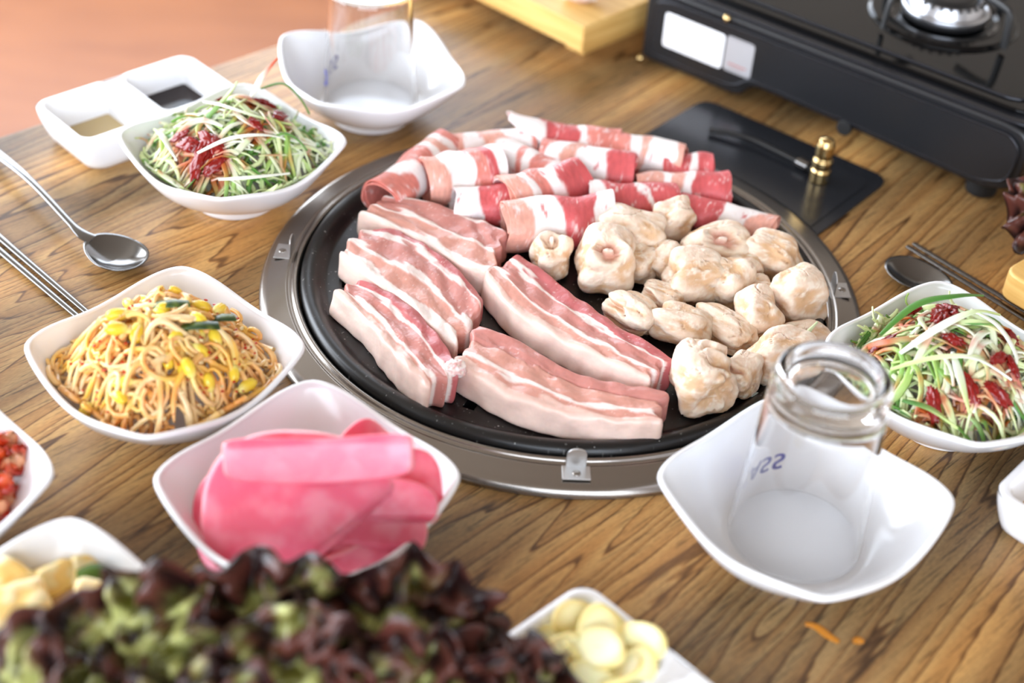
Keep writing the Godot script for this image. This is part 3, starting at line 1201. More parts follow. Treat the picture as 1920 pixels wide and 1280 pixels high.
func build_cutlery() -> void:
	make_spoon("steel spoon on bare wood beside the scallion salad, bowl up", Vector3(-0.2345, 0, -0.7435), Vector3(-0.2735, 0, -0.7675), Vector3(-0.395, 0, -0.893), 0.0345)
	make_stick("steel chopstick beside the spoon, the one farther from the spoon", Vector3(-0.247, 0.002, -0.681), Vector3(-0.395, 0.003, -0.816))
	make_stick("steel chopstick of the spoon's pair, the one closer to the spoon", Vector3(-0.242, 0.002, -0.685), Vector3(-0.395, 0.003, -0.827))
	make_spoon("steel spoon half hidden behind a scallion dish, beside wooden board", Vector3(0.2455, 0, -0.8150), Vector3(0.2785, 0, -0.7790), Vector3(0.375, 0, -0.672), 0.034)
	make_stick("steel chopstick lying on the spoon, the one farther from the grill", Vector3(0.2640, 0.0088, -0.8325), Vector3(0.400, 0.004, -0.687))
	make_stick("steel chopstick lying on the spoon, the one nearer the grill", Vector3(0.2590, 0.0088, -0.8285), Vector3(0.394, 0.004, -0.681))


# ---------------------------------------------------------------- wooden boards
func build_boards() -> void:
	var m := mat("pale_wood", Color.WHITE, 0.45)
	var im := Image.create_empty(256, 256, false, Image.FORMAT_RGB8)
	for y in 256:
		for x in 256:
			var k := 0.5 + 0.5 * nf.get_noise_2d(x * 0.004, y * 0.06)
			im.set_pixel(x, y, S(206, 158, 84).lerp(S(236, 196, 122), clampf(k * 1.4 - 0.2, 0, 1)))
	m.albedo_texture = ImageTexture.create_from_image(im)
	m.uv1_triplanar = true
	m.uv1_scale = Vector3(7, 7, 7)
	# the board beyond the grill, its corner at (0.038, -1.065)
	var t := thing("serving_board", "pale wooden serving board on feet beside the gas stove", "board", Vector3(0.038, 0, -1.065), deg_to_rad(-42.5))
	var g := Geo.new()
	rbox(g, Vector3(0.24, 0.0225, 0.12), 0.0015, Transform3D(Basis(), Vector3(-0.12, 0.0238, -0.06)))
	obj("board_top", g, m, t)
	for x in [-0.022, -0.218]:
		g = Geo.new()
		rbox(g, Vector3(0.020, 0.0126, 0.10), 0.001, Transform3D(Basis(), Vector3(x, 0.0063, -0.066)))
		obj("foot", g, m, t)
	g = Geo.new()
	lump(g, 32, 20, func(d: Vector3) -> Vector3:
		return Vector3(0.0335, 0.0445, -1.1120) + d * Vector3(0.017, 0.009, 0.012) * (1.0 + 0.35 * nf.get_noise_3dv(d * 2.3)),
		func(d: Vector3, _p: Vector3) -> Color: return L(244, 232, 222).lerp(L(222, 170, 150), ss(0.0, 0.4, nz.get_noise_3dv(d * 3.0))))
	laid("fat_trimming", g, M.meat, "small white piece of food on the serving board by the stove", "meat piece")
	t = thing("wooden_block", "wooden board corner at the frame's edge beside the chopsticks", "board", Vector3(0.306, 0, -0.776), deg_to_rad(-48))
	g = Geo.new()
	slab(g, rect(0, -0.14, 0.16, 0.0, 0.012), 0.012, 0.031, 0.002, Transform3D(Basis(UPV, deg_to_rad(0)), Vector3.ZERO))
	obj("board_top", g, m, t)
	for x in [0.02, 0.13]:
		g = Geo.new()
		rbox(g, Vector3(0.016, 0.013, 0.11), 0.001, Transform3D(Basis(), Vector3(x, 0.0065, -0.07)))
		obj("foot", g, m, t)


# ---------------------------------------------------------------- pork belly
const PAN_Y := 0.0062


func along(pts: Array, t: float) -> Vector2:
	var n := pts.size() - 1
	var k := clampi(int(t * n), 0, n - 1)
	var f := t * n - k
	var b: Vector2 = pts[k]
	var c: Vector2 = pts[k + 1]
	var a: Vector2 = pts[k - 1] if k > 0 else b * 2.0 - c
	var d: Vector2 = pts[k + 2] if k + 2 <= n else c * 2.0 - b
	return b.cubic_interpolate(c, a, d, f)


# layers: [where it ends across the slab, colour, how proud it stands]
func layered(layers: Array, s: float, soft: float) -> Array:
	var c: Color = layers[0][1]
	var h: float = layers[0][2]
	for k in range(1, layers.size()):
		var e: float = layers[k - 1][0]
		var t := ss(e - soft, e + soft, s)
		if t <= 0.0:
			break
		c = c.lerp(layers[k][1], t)
		h = lerpf(h, layers[k][2], t)
	return [c, h]


func pork(label: String, front: Array, back: Array, th: float, layers: Array, sd: float, lean_out := 0.0, knob := Vector3.ZERO) -> void:
	# section: a rounded rectangle walked once round, from the front's foot up over the top
	var wd := 0.040
	var rc := 0.0032
	var sec: Array[Vector2] = []
	var ring := rounded(PackedVector2Array([Vector2(0, 0), Vector2(0, th), Vector2(wd, th), Vector2(wd, 0)]), rc, 5)
	var per := 0.0
	for k in ring.size():
		per += ring[k].distance_to(ring[(k + 1) % ring.size()])
	var nv := 116
	var acc := 0.0
	var j := 0
	for k in nv:
		var goal := per * k / nv
		while acc + ring[j % ring.size()].distance_to(ring[(j + 1) % ring.size()]) < goal:
			acc += ring[j % ring.size()].distance_to(ring[(j + 1) % ring.size()])
			j += 1
		var a := ring[j % ring.size()]
		var b := ring[(j + 1) % ring.size()]
		sec.append(a.lerp(b, (goal - acc) / maxf(a.distance_to(b), 1e-6)))
	var caps := 14
	var nu := 190
	var ln := 0.0
	for k in 20:
		ln += along(front, k / 20.0).distance_to(along(front, (k + 1) / 20.0))
	var cols := PackedColorArray()
	cols.resize((nu + 1) * nv)
	var fo := func(u: float, w: float) -> Vector3:
		var k := int(round(u * nu))
		var iv := int(round(w * nv)) % nv
		var shrink := 1.0
		var t := clampf(float(k - caps) / (nu - 2 * caps), 0, 1)
		var e := mini(k, nu - k)
		if e <= caps:
			shrink = float(e) / caps
		t = lerpf(0.0, 1.0, t)
		var p := sec[iv]
		# ends are rounded a little
		var near := minf(t, 1 - t) * ln
		var rr := 0.0028
		var inset := 0.0
		if near < rr:
			inset = rr - sqrt(maxf(0.0, rr * rr - (rr - near) * (rr - near)))
		var s0 := p.x / wd
		var y0 := p.y
		s0 = lerpf(s0, 0.5, inset * 2 / wd)
		y0 = th / 2 + (y0 - th / 2) * (1.0 - inset * 2 / th)
		s0 = 0.5 + (s0 - 0.5) * shrink
		y0 = th / 2 + (y0 - th / 2) * shrink
		var fr := along(front, t)
		var bk := along(back, t)
		# ends are not cut straight
		var skew := 0.004 * nz.get_noise_2d(s0 * 3.0 + sd * 7.0, sd + (0.0 if t < 0.5 else 9.0)) * ss(0.25, 0.0, minf(t, 1 - t))
		var dirv := (along(front, minf(t + 0.02, 1)) - along(front, maxf(t - 0.02, 0))).normalized()
		var xz := fr.lerp(bk, s0) + dirv * skew
		xz += (fr - bk).normalized() * lean_out * (1.0 - y0 / th)
		var x := t * ln
		var warp := 0.075 * nz.get_noise_2d(x * 20.0 + sd * 3.1, s0 * 4.6 + sd) + 0.03 * nz.get_noise_2d(x * 60.0 + sd, s0 * 9.0) + 0.010 * nf.get_noise_3d(x * 90.0, s0 * 6.0, y0 * 60.0 + sd)
		var lay := layered(layers, s0 + warp * ss(0.0, 0.14, s0) * 1.0 if s0 > 0.06 else s0 + warp * 0.15, 0.014)
		var c: Color = lay[0]
		var g1 := nf.get_noise_3d(x * 60.0 + sd, s0 * 9.0, y0 * 120.0)
		var g2 := nf.get_noise_3d(x * 260.0, s0 * 14.0 + sd * 5.0, y0 * 260.0)
		c = c * (1.0 + 0.08 * g1 + 0.06 * g2)
		# thin white threads of fat through the lean
		var thread := absf(nf.get_noise_3d(x * 34.0 + sd * 2.0, s0 * 16.0, sd * 9.0 + y0 * 30.0))
		if thread < 0.012 and lay[1] < 0.5:
			c = c.lerp(L(238, 214, 204), (0.012 - thread) / 0.012 * 0.6)
		cols[k * nv + iv] = c
		var up := ss(0.25, 1.0, y0 / th)
		var bump: float = 0.0012 * nz.get_noise_2d(x * 45.0 + sd, s0 * 3.0) + 0.0003 * g1 + 0.00012 * g2 + (lay[1] - 0.4) * 0.0011
		var bend := 0.0012 * sin(x * 42.0 + sd)
		var kn := 0.0
		if knob != Vector3.ZERO:
			kn = knob.z * exp(-pow((t - knob.x) / 0.06, 2) - pow((s0 - knob.y) / 0.10, 2))
		var y := PAN_Y + y0 + up * (bump + bend + kn)
		var side := (fr - bk).normalized() * (0.0009 * nz.get_noise_2d(x * 60.0, y0 * 60.0 + sd * 4.0)) * (1.0 if s0 < 0.05 else (-1.0 if s0 > 0.95 else 0.0))
		return Vector3(xz.x + side.x, y, xz.y + side.y)
	var g := Geo.new()
	grid(g, nu, nv, fo, false, true)
	g.c = cols
	laid("pork_belly_slab", g, M.meat, label, "pork belly", "thick pork belly slabs on the grill pan")


func build_pork() -> void:
	var rind := L(230, 200, 186)
	var fat := L(240, 222, 214)
	var pale := L(226, 188, 174)
	var lean := L(198, 132, 122)
	var deep := L(192, 104, 104)
	var tan := L(212, 152, 136)
	pork("pork belly slab with the widest pale rind, lowest on the pan", [Vector2(-0.032, -0.648), Vector2(-0.001, -0.625), Vector2(0.029, -0.614), Vector2(0.058, -0.611), Vector2(0.083, -0.611)],
		[Vector2(-0.021, -0.686), Vector2(0.006, -0.673), Vector2(0.031, -0.653), Vector2(0.059, -0.645), Vector2(0.088, -0.640)], 0.0190,
		[[0.03, rind, 0.5], [0.14, pale, 0.6], [0.24, tan, 0.3], [0.36, fat, 0.9], [0.66, tan, 0.6], [0.70, lean, -0.4], [1.2, lean, 0.5]], 1.0, 0.002)
	pork("pork belly slab pointing at the pile of pale offal", [Vector2(-0.021, -0.737), Vector2(0.001, -0.703), Vector2(0.030, -0.679), Vector2(0.053, -0.662), Vector2(0.078, -0.646)],
		[Vector2(0.001, -0.760), Vector2(0.023, -0.739), Vector2(0.046, -0.714), Vector2(0.068, -0.691), Vector2(0.093, -0.667)], 0.0195,
		[[0.03, rind, 0.5], [0.12, pale, 0.6], [0.27, tan, 0.4], [0.34, fat, 0.8], [0.64, lean, 0.5], [0.72, fat, 0.7], [1.2, deep, 0.4]], 2.3, 0.004)
	pork("pork belly slab nearest the bean sprouts, small white knob at its end", [Vector2(-0.109, -0.710), Vector2(-0.088, -0.685), Vector2(-0.073, -0.662), Vector2(-0.059, -0.642), Vector2(-0.045, -0.625)],
		[Vector2(-0.094, -0.724), Vector2(-0.072, -0.711), Vector2(-0.053, -0.690), Vector2(-0.039, -0.665), Vector2(-0.027, -0.640)], 0.0195,
		[[0.03, rind, 0.5], [0.17, pale, 0.6], [0.24, tan, 0.4], [0.32, fat, 0.8], [0.62, lean, 0.4], [0.72, fat, 0.6], [1.2, deep, 0.5]], 4.1, 0.003, Vector3(0.93, 0.92, 0.003))
	pork("middle slab of the three pork belly slabs laid side by side", [Vector2(-0.111, -0.749), Vector2(-0.087, -0.722), Vector2(-0.066, -0.704), Vector2(-0.048, -0.682), Vector2(-0.034, -0.668)],
		[Vector2(-0.098, -0.777), Vector2(-0.078, -0.779), Vector2(-0.055, -0.763), Vector2(-0.036, -0.743), Vector2(-0.017, -0.714)], 0.0185,
		[[0.03, rind, 0.5], [0.16, fat, 0.8], [0.40, tan, 0.4], [0.50, fat, 0.9], [0.78, lean, 0.4], [0.84, fat, 0.7], [1.2, deep, 0.4]], 6.7, 0.002, Vector3(0.95, 0.8, 0.002))
	pork("pork belly slab touching the rolled beef, farthest of the five slabs", [Vector2(-0.106, -0.797), Vector2(-0.080, -0.781), Vector2(-0.055, -0.764), Vector2(-0.033, -0.747), Vector2(-0.016, -0.738)],
		[Vector2(-0.090, -0.817), Vector2(-0.063, -0.817), Vector2(-0.037, -0.806), Vector2(-0.023, -0.798), Vector2(-0.009, -0.786)], 0.0185,
		[[0.03, rind, 0.5], [0.15, fat, 0.7], [0.40, tan, 0.4], [0.52, fat, 0.9], [0.90, lean, 0.4], [0.95, fat, 0.5], [1.2, lean, 0.4]], 8.9, 0.002)
	# knob of white gristle at a slab's end
	var g := Geo.new()
	lump(g, 36, 24, func(d: Vector3) -> Vector3:
		return Vector3(-0.0305, 0.0262, -0.6425) + d * Vector3(0.0062, 0.0046, 0.0060) * (1.0 + 0.35 * nf.get_noise_3dv(d * 1.8)),
		func(d: Vector3, _p: Vector3) -> Color: return L(246, 226, 220).lerp(L(226, 178, 172), ss(0.05, 0.5, nz.get_noise_3dv(d * 2.0))))
	laid("gristle_knob", g, M.meat, "small white knob of gristle on the pork slab nearest the sprouts", "meat piece")


# ---------------------------------------------------------------- thin rolled beef
func beef_roll(label: String, a: Vector2, b: Vector2, r0: float, r1: float, sd: float, bands: Array, lift := 0.0, tip := 0.0) -> void:
	var ax := Vector3(b.x - a.x, 0, b.y - a.y)
	var ln := ax.length()
	ax = ax / ln
	var sd_dir := Vector3(-ax.z, 0, ax.x)
	var turns := 1.75
	var nt := 72
	var nlen := 92
	var th := 0.0012
	var tot := nt * 2 + 2
	var cols := PackedColorArray()
	cols.resize(tot * (nlen + 1))
	var start := -PI / 2 - turns * TAU + 0.5 * sin(sd * 2.7)
	var fo := func(u: float, w: float) -> Vector3:
		var k := int(round(u * tot)) % tot
		var iw := int(round(w * nlen))
		var outer := k <= nt
		var f := float(k) / nt if outer else 1.0 - float(k - nt - 1) / nt
		var ang := f * turns * TAU + start
		var t := w
		# the sheet's long edges wander, so the ends are not flat
		var slant := 0.022 * nz.get_noise_2d(f * 5.0, sd) + 0.014 * sin(ang + sd * 3.0)
		var tt := (t - 0.5) * (1.0 + 0.05 * nz.get_noise_2d(f * 4.0 + 30.0, sd)) + 0.5 + slant
		var rad := 1.2 * lerpf(r0, r1, t) * (1.0 - 0.17 * (1.0 - f)) * (1.0 + 0.09 * nz.get_noise_3d(cos(ang) * 0.8, sin(ang) * 0.8, t * 2.2 + sd * 5.0))
		rad += (0.5 if outer else -0.5) * th
		if tip > 0.0:
			rad *= lerpf(1.0, 0.25, ss(0.28, 0.0, t) * tip)
		var c := cos(ang) * rad
		var s := sin(ang) * rad * 0.94
		var p := Vector3(a.x, PAN_Y + 0.0009 + lerpf(r0, r1, t) * 1.12 + lift, a.y) + ax * ((tt * 1.08 - 0.04) * ln) + sd_dir * c + UPV * s
		p += sd_dir * 0.0022 * nz.get_noise_2d(t * 2.5, sd * 3.0)
		if tip > 0.0:
			p += UPV * 0.022 * tip * ss(0.32, -0.1, t) - ax * 0.008 * ss(0.2, 0.0, t)
		if p.y < PAN_Y + 0.0006:
			p.y = PAN_Y + 0.0006 + (p.y - PAN_Y - 0.0006) * 0.05
		# colour: bands across the sheet, bent, with marbling in the red
		var q := t + 0.05 * sin(ang * 0.8 + sd) + 0.12 * nz.get_noise_3d(f * 4.0, t * 2.0, sd * 2.0) + 0.03 * nf.get_noise_3d(f * 14.0, t * 9.0, sd)
		var col: Color = bands[0][1]
		for m in range(1, bands.size()):
			col = col.lerp(bands[m][1], ss(bands[m - 1][0] - 0.016, bands[m - 1][0] + 0.016, q))
		var red := col.r - col.b > 0.16
		var v := nf.get_noise_3d(f * 6.0 + sd, t * 4.2, sd * 4.0)
		if red:
			var vein := absf(v)
			col = col.lerp(L(246, 222, 218), ss(0.06, 0.0, vein) * 0.8 * ss(-0.25, 0.25, nz.get_noise_2d(f * 6.0 + 9.0, t * 3.0 + sd)))
			col = col * (1.0 + 0.22 * nf.get_noise_3d(f * 22.0, t * 20.0, sd))
		else:
			col = col * (1.0 + 0.05 * v)
			col = col.lerp(L(214, 96, 96), ss(0.42, 0.5, v) * 0.8)
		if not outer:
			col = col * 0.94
		cols[k * (nlen + 1) + iw] = col
		return p
	var g := Geo.new()
	grid(g, tot, nlen, fo, true, false)
	g.c = cols
	# the cut edges at both ends
	var base := g.v.size()
	for iw in [0, nlen]:
		for k in tot:
			var i: int = k * (nlen + 1) + iw
			add_vert(g, g.v[i], (ax if iw else -ax), g.c[i])
	for e in 2:
		var o := base + e * tot
		for k in nt:
			var m := tot - 1 - k
			g.i.append_array([o + k, o + k + 1, o + m - 1, o + k, o + m - 1, o + m])
	laid("beef_roll", g, M.cold_meat, label, "beef roll", "thin beef slices rolled up on the grill pan")


func build_rolls() -> void:
	var r := L(208, 92, 94)
	var k := L(222, 132, 120)
	var p := L(230, 164, 147)
	var w := L(250, 236, 232)
	beef_roll("beef roll slanting along the pan's rim, end of the row by the pork", Vector2(-0.092, -0.820), Vector2(-0.056, -0.886), 0.0125, 0.0125, 1.1, [[0.24, k], [0.40, w], [0.60, k], [0.68, w], [0.80, p], [0.9, w], [2.0, k]])
	beef_roll("beef roll lying level at the rim, small hollow end on one side", Vector2(-0.054, -0.887), Vector2(0.002, -0.897), 0.0112, 0.0120, 2.4, [[0.22, p], [0.34, w], [0.62, p], [0.92, w], [2.0, k]])
	beef_roll("plump beef roll with wide hollow end in the middle row", Vector2(-0.064, -0.838), Vector2(-0.019, -0.856), 0.0152, 0.0168, 3.2, [[0.16, p], [0.46, w], [0.72, k], [0.90, r], [2.0, w]])
	beef_roll("beef roll behind the plump hollow one, wide white band", Vector2(-0.020, -0.884), Vector2(0.024, -0.848), 0.0130, 0.0130, 4.6, [[0.18, p], [0.42, w], [0.52, k], [0.66, w], [0.86, k], [2.0, w]])
	beef_roll("beef roll with a white pointed tip sticking up at the rim", Vector2(-0.002, -0.905), Vector2(0.062, -0.902), 0.0130, 0.0128, 5.5, [[0.24, w], [0.60, r], [0.70, w], [2.0, k]], 0.002, 1.0)
	beef_roll("beef roll with a large white patch in front of the pointed one", Vector2(0.012, -0.880), Vector2(0.072, -0.868), 0.0128, 0.0132, 6.3, [[0.16, k], [0.32, w], [0.48, p], [0.78, w], [2.0, r]], 0.002)
	beef_roll("beef roll with broad white wrap at the rim, flat cut end", Vector2(0.058, -0.900), Vector2(0.107, -0.889), 0.0134, 0.0134, 7.7, [[0.26, k], [0.44, w], [0.56, p], [0.80, w], [2.0, p]])
	beef_roll("narrow beef roll with a white nose beside the farthest pork slab", Vector2(-0.043, -0.816), Vector2(0.004, -0.826), 0.0118, 0.0128, 8.2, [[0.32, w], [0.74, r], [0.84, w], [2.0, k]])
	beef_roll("beef roll with red marbled end in the centre of the pile", Vector2(-0.010, -0.822), Vector2(0.038, -0.850), 0.0148, 0.0150, 9.4, [[0.10, p], [0.26, w], [0.48, k], [0.62, w], [2.0, r]], 0.001)
	beef_roll("deep red beef roll beside the pale offal, one thin white stripe", Vector2(0.045, -0.834), Vector2(0.101, -0.840), 0.0125, 0.0122, 10.8, [[0.16, w], [0.62, r], [0.70, w], [2.0, r]])
	beef_roll("beef roll nearest the lens, white fat at both ends of a red middle", Vector2(-0.008, -0.793), Vector2(0.056, -0.810), 0.0150, 0.0155, 11.9, [[0.22, p], [0.50, w], [0.86, r], [2.0, w]])
	beef_roll("pinkish beef roll near the brass nozzle with red rounded end", Vector2(0.078, -0.855), Vector2(0.136, -0.861), 0.0112, 0.0122, 12.6, [[0.24, p], [0.34, w], [0.48, p], [0.60, w], [2.0, r]])
	beef_roll("short open-ended beef roll against the pan rim by the black plate", Vector2(0.096, -0.884), Vector2(0.128, -0.884), 0.0110, 0.0118, 13.5, [[0.6, r], [0.7, w], [2.0, r]])
	beef_roll("thin beef roll poking out past the offal, pink tip", Vector2(0.108, -0.838), Vector2(0.166, -0.824), 0.0105, 0.0082, 14.3, [[0.42, r], [0.80, w], [2.0, p]])


# ---------------------------------------------------------------- pale boiled offal
func offal(label: String, at: Vector2, sz: Vector3, yaw_deg: float, sd: float, kind := 0, pd := Vector3(0.1, 0.8, 0.6), lift := 0.0) -> void:
	pd = pd.normalized()
	var bs := Basis(UPV, deg_to_rad(yaw_deg))
	var nu := 84
	var nv := 56
	var cols := PackedColorArray()
	cols.resize(nu * (nv + 1))
	var pu := pd.cross(UPV if absf(pd.y) < 0.9 else Vector3.RIGHT).normalized()
	var pv := pd.cross(pu)
	var fo := func(u: float, w: float) -> Vector3:
		var th := PI * w
		var d := Vector3(cos(u * TAU) * sin(th), cos(th), sin(u * TAU) * sin(th))
		# squarish round body
		var q := pow(pow(absf(d.x), 3.4) + pow(absf(d.y), 3.4) + pow(absf(d.z), 3.4), -1.0 / 3.4)
		var n1 := nz.get_noise_3dv(d * Vector3(0.62, 0.95, 0.95) + Vector3(sd, sd * 2.0, 0))
		var n2 := nf.get_noise_3dv(d * Vector3(1.5, 2.6, 2.6) + Vector3(sd * 3.0, 0, sd))
		var n3 := nf.get_noise_3dv(d * 7.0 + Vector3(0, sd, sd))
		var fold := absf(nz.get_noise_3dv(d * 0.9 + Vector3(sd * 5.0, 1, 2)))
		var r := 0.99 * q * (1.0 + 0.24 * n1 + 0.040 * n2 + 0.016 * n3)
		var crease := ss(0.05, 0.0, fold) * ss(-0.2, 0.3, nz.get_noise_3dv(d * 1.3 + Vector3(9, sd, 0)))
		r *= 1.0 - 0.10 * crease
		var tan := L(218, 178, 138)
		var cream := L(232, 208, 186)
		var c := tan.lerp(cream, ss(-0.35, 0.30, n1 * 0.6 + n2 * 0.8 + 0.2 * d.y))
		c = c.lerp(L(240, 226, 208), ss(0.1, 0.45, n2 + 0.5 * n3) * 0.7)
		c = c.lerp(L(178, 130, 96), crease * 0.5)
		if kind == 1 or kind == 2:
			var ca := acos(clampf(d.dot(pd), -1, 1))
			var ax := d.dot(pu)
			var ay := d.dot(pv)
			var pit := 0.0
			var rim := 0.0
			var core := 0.0
			if kind == 1:    # a curl: a round pit with a small core inside
				var cr := Vector2(ax - 0.05, ay * 1.7 + 0.35 * ax).length() + 0.16 * n2
				core = ss(0.30, 0.14, cr)
				pit = ss(0.56, 0.34, ca + 0.16 * n2) * (1.0 - 0.85 * core)
				rim = exp(-pow((ca - 0.62) / 0.13, 2))
			elif d.dot(pd) > 0.0:   # a slit
				var e := Vector2(ax / 0.62, (ay + 0.10 * sin(ax * 5.0 + sd)) / 0.13).length()
				pit = ss(1.25, 0.5, e)
				rim = exp(-pow((e - 1.9) / 0.6, 2)) * 0.8
			r *= 1.0 - 0.30 * pit + 0.05 * rim
			c = c.lerp((L(214, 152, 134) if sz.x > 0.013 else L(206, 168, 138)) if kind == 1 else L(206, 164, 136), pit * 0.8)
			c = c.lerp(L(240, 214, 200), core * 0.8)
			c = c.lerp(L(238, 220, 200), rim * 0.6)
		elif kind == 3:    # wrinkles along the piece
			var s := sin(d.z * 15.0 + 3.5 * nz.get_noise_3dv(d * 1.6 + Vector3(sd, 0, 0)) + d.y * 2.0)
			var on := ss(-0.1, 0.35, d.x + 0.3 * n1)
			r *= 1.0 + 0.07 * s * on
			c = c.lerp(L(210, 166, 126), ss(0.3, -1.0, s) * on * 0.6)
		c = c * (1.0 + 0.06 * n3)
		cols[(int(round(u * nu)) % nu) * (nv + 1) + int(round(w * nv))] = c
		var p := bs * (d * sz * r)
		p.y = maxf(p.y + sz.y * 0.92, 0.0004 + 0.0004 * n2)
		return Vector3(at.x, PAN_Y + lift, at.y) + p
	var g := Geo.new()
	grid(g, nu, nv, fo, true, false)
	g.c = cols
	laid("offal_piece", g, M.offal, label, "offal", "pale boiled offal pieces on the grill pan")


func build_chunks() -> void:
	offal("small offal piece with a nick on top beside the beef roll nearest the lens", Vector2(0.021, -0.770), Vector3(0.0115, 0.0140, 0.0115), 20, 1.3, 1, Vector3(-0.1, 0.9, 0.1))
	offal("offal piece with a pink curled core showing on top", Vector2(0.055, -0.762), Vector3(0.0172, 0.0185, 0.0175), 0, 2.1, 1, Vector3(0.05, 0.86, 0.42))
	offal("rounded offal piece behind the one with the pink core", Vector2(0.073, -0.797), Vector3(0.0205, 0.0165, 0.0170), -15, 3.4, 2, Vector3(-0.35, 0.5, 0.8))
	offal("ragged offal piece leaning on the deep red beef roll", Vector2(0.099, -0.816), Vector3(0.0140, 0.0150, 0.0120), 30, 4.7, 0, UPV, 0.003)
	offal("wedge of offal with a tiny green fleck, mid pile", Vector2(0.095, -0.776), Vector3(0.0120, 0.0130, 0.0130), 50, 5.9)
	offal("folded offal piece with a curl in its top, below the thin beef roll", Vector2(0.126, -0.792), Vector3(0.0210, 0.0150, 0.0165), 10, 6.2, 1, Vector3(0.15, 0.85, 0.45))
	offal("knobbly offal piece against the pan rim past the thin beef roll", Vector2(0.163, -0.788), Vector3(0.0185, 0.0140, 0.0150), -20, 7.5)
	offal("small round offal piece beside the knobbly one at the rim", Vector2(0.145, -0.777), Vector3(0.0115, 0.0110, 0.0105), 15, 8.8)
	offal("smooth white offal piece, the brightest in the pile's middle", Vector2(0.111, -0.755), Vector3(0.0175, 0.0160, 0.0150), 20, 9.1)
	offal("smooth tan offal piece tucked behind the brightest white one", Vector2(0.131, -0.756), Vector3(0.0140, 0.0150, 0.0140), -25, 10.6)
	offal("small offal piece topping the pear-shaped one", Vector2(0.149, -0.752), Vector3(0.0110, 0.0100, 0.0095), 0, 11.3)
	offal("big creased offal piece beside the steel ring's clip", Vector2(0.174, -0.745), Vector3(0.0165, 0.0165, 0.0160), 35, 12.4, 0)
	offal("pear-shaped offal piece in front of the big creased one", Vector2(0.148, -0.723), Vector3(0.0125, 0.0140, 0.0150), 15, 13.7)
	offal("offal piece with an oblong hole beside the brightest white one", Vector2(0.092, -0.738), Vector3(0.0130, 0.0095, 0.0095), -28, 14.1, 2, Vector3(-0.5, 0.5, 0.7))
	offal("oblong offal piece with a long slit, touching the pork slab", Vector2(0.072, -0.719), Vector3(0.0165, 0.0110, 0.0110), -38, 15.2, 2, Vector3(-0.45, 0.55, 0.7))
	offal("lumpy offal piece between the slit one and the diagonal one", Vector2(0.101, -0.710), Vector3(0.0170, 0.0115, 0.0115), -22, 16.5)
	offal("long tapering offal piece lying diagonally in the pile's front", Vector2(0.126, -0.713), Vector3(0.0215, 0.0100, 0.0100), -42, 17.8, 0)
	offal("flat-sided tan offal piece just behind the upturned glass", Vector2(0.158, -0.688), Vector3(0.0195, 0.0140, 0.0135), 32, 18.3)
	offal("low offal piece under the pale scallion sliver at the rim", Vector2(0.176, -0.712), Vector3(0.0145, 0.0085, 0.0085), 20, 19.9)
	offal("smallest offal piece, wedged behind the wrinkled one", Vector2(0.106, -0.686), Vector3(0.0090, 0.0085, 0.0075), 0, 20.4)
	offal("large wrinkled offal piece nearest the lens", Vector2(0.110, -0.655), Vector3(0.0155, 0.0165, 0.0185), 12, 21.6, 3)
	offal("offal piece with a bent slit beside the large wrinkled one", Vector2(0.134, -0.665), Vector3(0.0095, 0.0125, 0.0125), -25, 22.7, 2, Vector3(-0.2, 0.7, 0.6))
	offal("low offal piece between the pink-cored one and the wedge", Vector2(0.076, -0.772), Vector3(0.0110, 0.0110, 0.0110), 40, 23.8)
	for q in [["pale green scallion sliver on the low offal piece", [Vector3(0.166, 0.025, -0.688), Vector3(0.172, 0.026, -0.697), Vector3(0.181, 0.0285, -0.709)], L(212, 222, 178)], ["whitish scallion sliver on the black pan beside the bent-slit offal", [Vector3(0.1395, 0.0078, -0.662), Vector3(0.146, 0.0082, -0.662), Vector3(0.153, 0.0080, -0.667)], L(206, 212, 200)]]:
		var g := Geo.new()
		var cc: Color = q[2]
		tube(g, smooth(q[1], 10), 8, func(s: float) -> Vector2: return Vector2(0.0026 * (1.0 - 0.75 * s), 0.0006), func(_s: float, _p: Vector3) -> Color: return cc)
		laid("scallion_sliver", g, M.greens, q[0], "scallion")


# ---------------------------------------------------------------- scallion salad
# how far along its diagonals the dish is narrower than towards its tips
func narrow(p: Vector2) -> float:
	var a := sin(2.0 * (p.angle() + 0.09))
	return 1.0 - 0.16 * a * a


func bowl_floor(r: float) -> float:
	return 0.0125 + 0.032 * pow(clampf((r - 0.035) / 0.036, 0, 1), 1.25)


func heap_path(c: Vector2, rad: float, peak: float, low: float, ln: float, n: int, curl: float, depth: float, r: RandomNumberGenerator) -> PackedVector3Array:
	var ang := r.randf() * TAU
	var d := sqrt(r.randf()) * rad * 0.86
	var p := Vector2(cos(ang), sin(ang)) * d
	var h := r.randf() * TAU
	var k := r.randf_range(-curl, curl)
	var k2 := r.randf_range(-curl, curl) * 0.6
	var pts := PackedVector3Array()
	var sink := r.randf() * depth
	var wob := r.randf_range(0.001, 0.0050)
	var ph := r.randf() * TAU
	p -= Vector2(cos(h), sin(h)) * ln * 0.5
	for j in n + 1:
		var t := float(j) / n
		var l := p.length()
		var nw := narrow(p)
		var lim := rad * 1.02 * nw
		var pp := p
		if l > lim:
			pp = p * (lim + (l - lim) * 0.18) / l
		var q := clampf(pp.length() / (rad * nw), 0, 1.15)
		var y := low + (peak - low) * pow(maxf(0.0, 1.0 - q * q), 0.75) - sink + wob * sin(t * 5.0 + ph)
		y = maxf(y, bowl_floor(pp.length() / nw) + 0.0015)
		pts.append(Vector3(c.x + pp.x, y, c.y + pp.y))
		h += (k + k2 * sin(t * 6.0)) / n
		p += Vector2(cos(h), sin(h)) * ln / n
	return pts


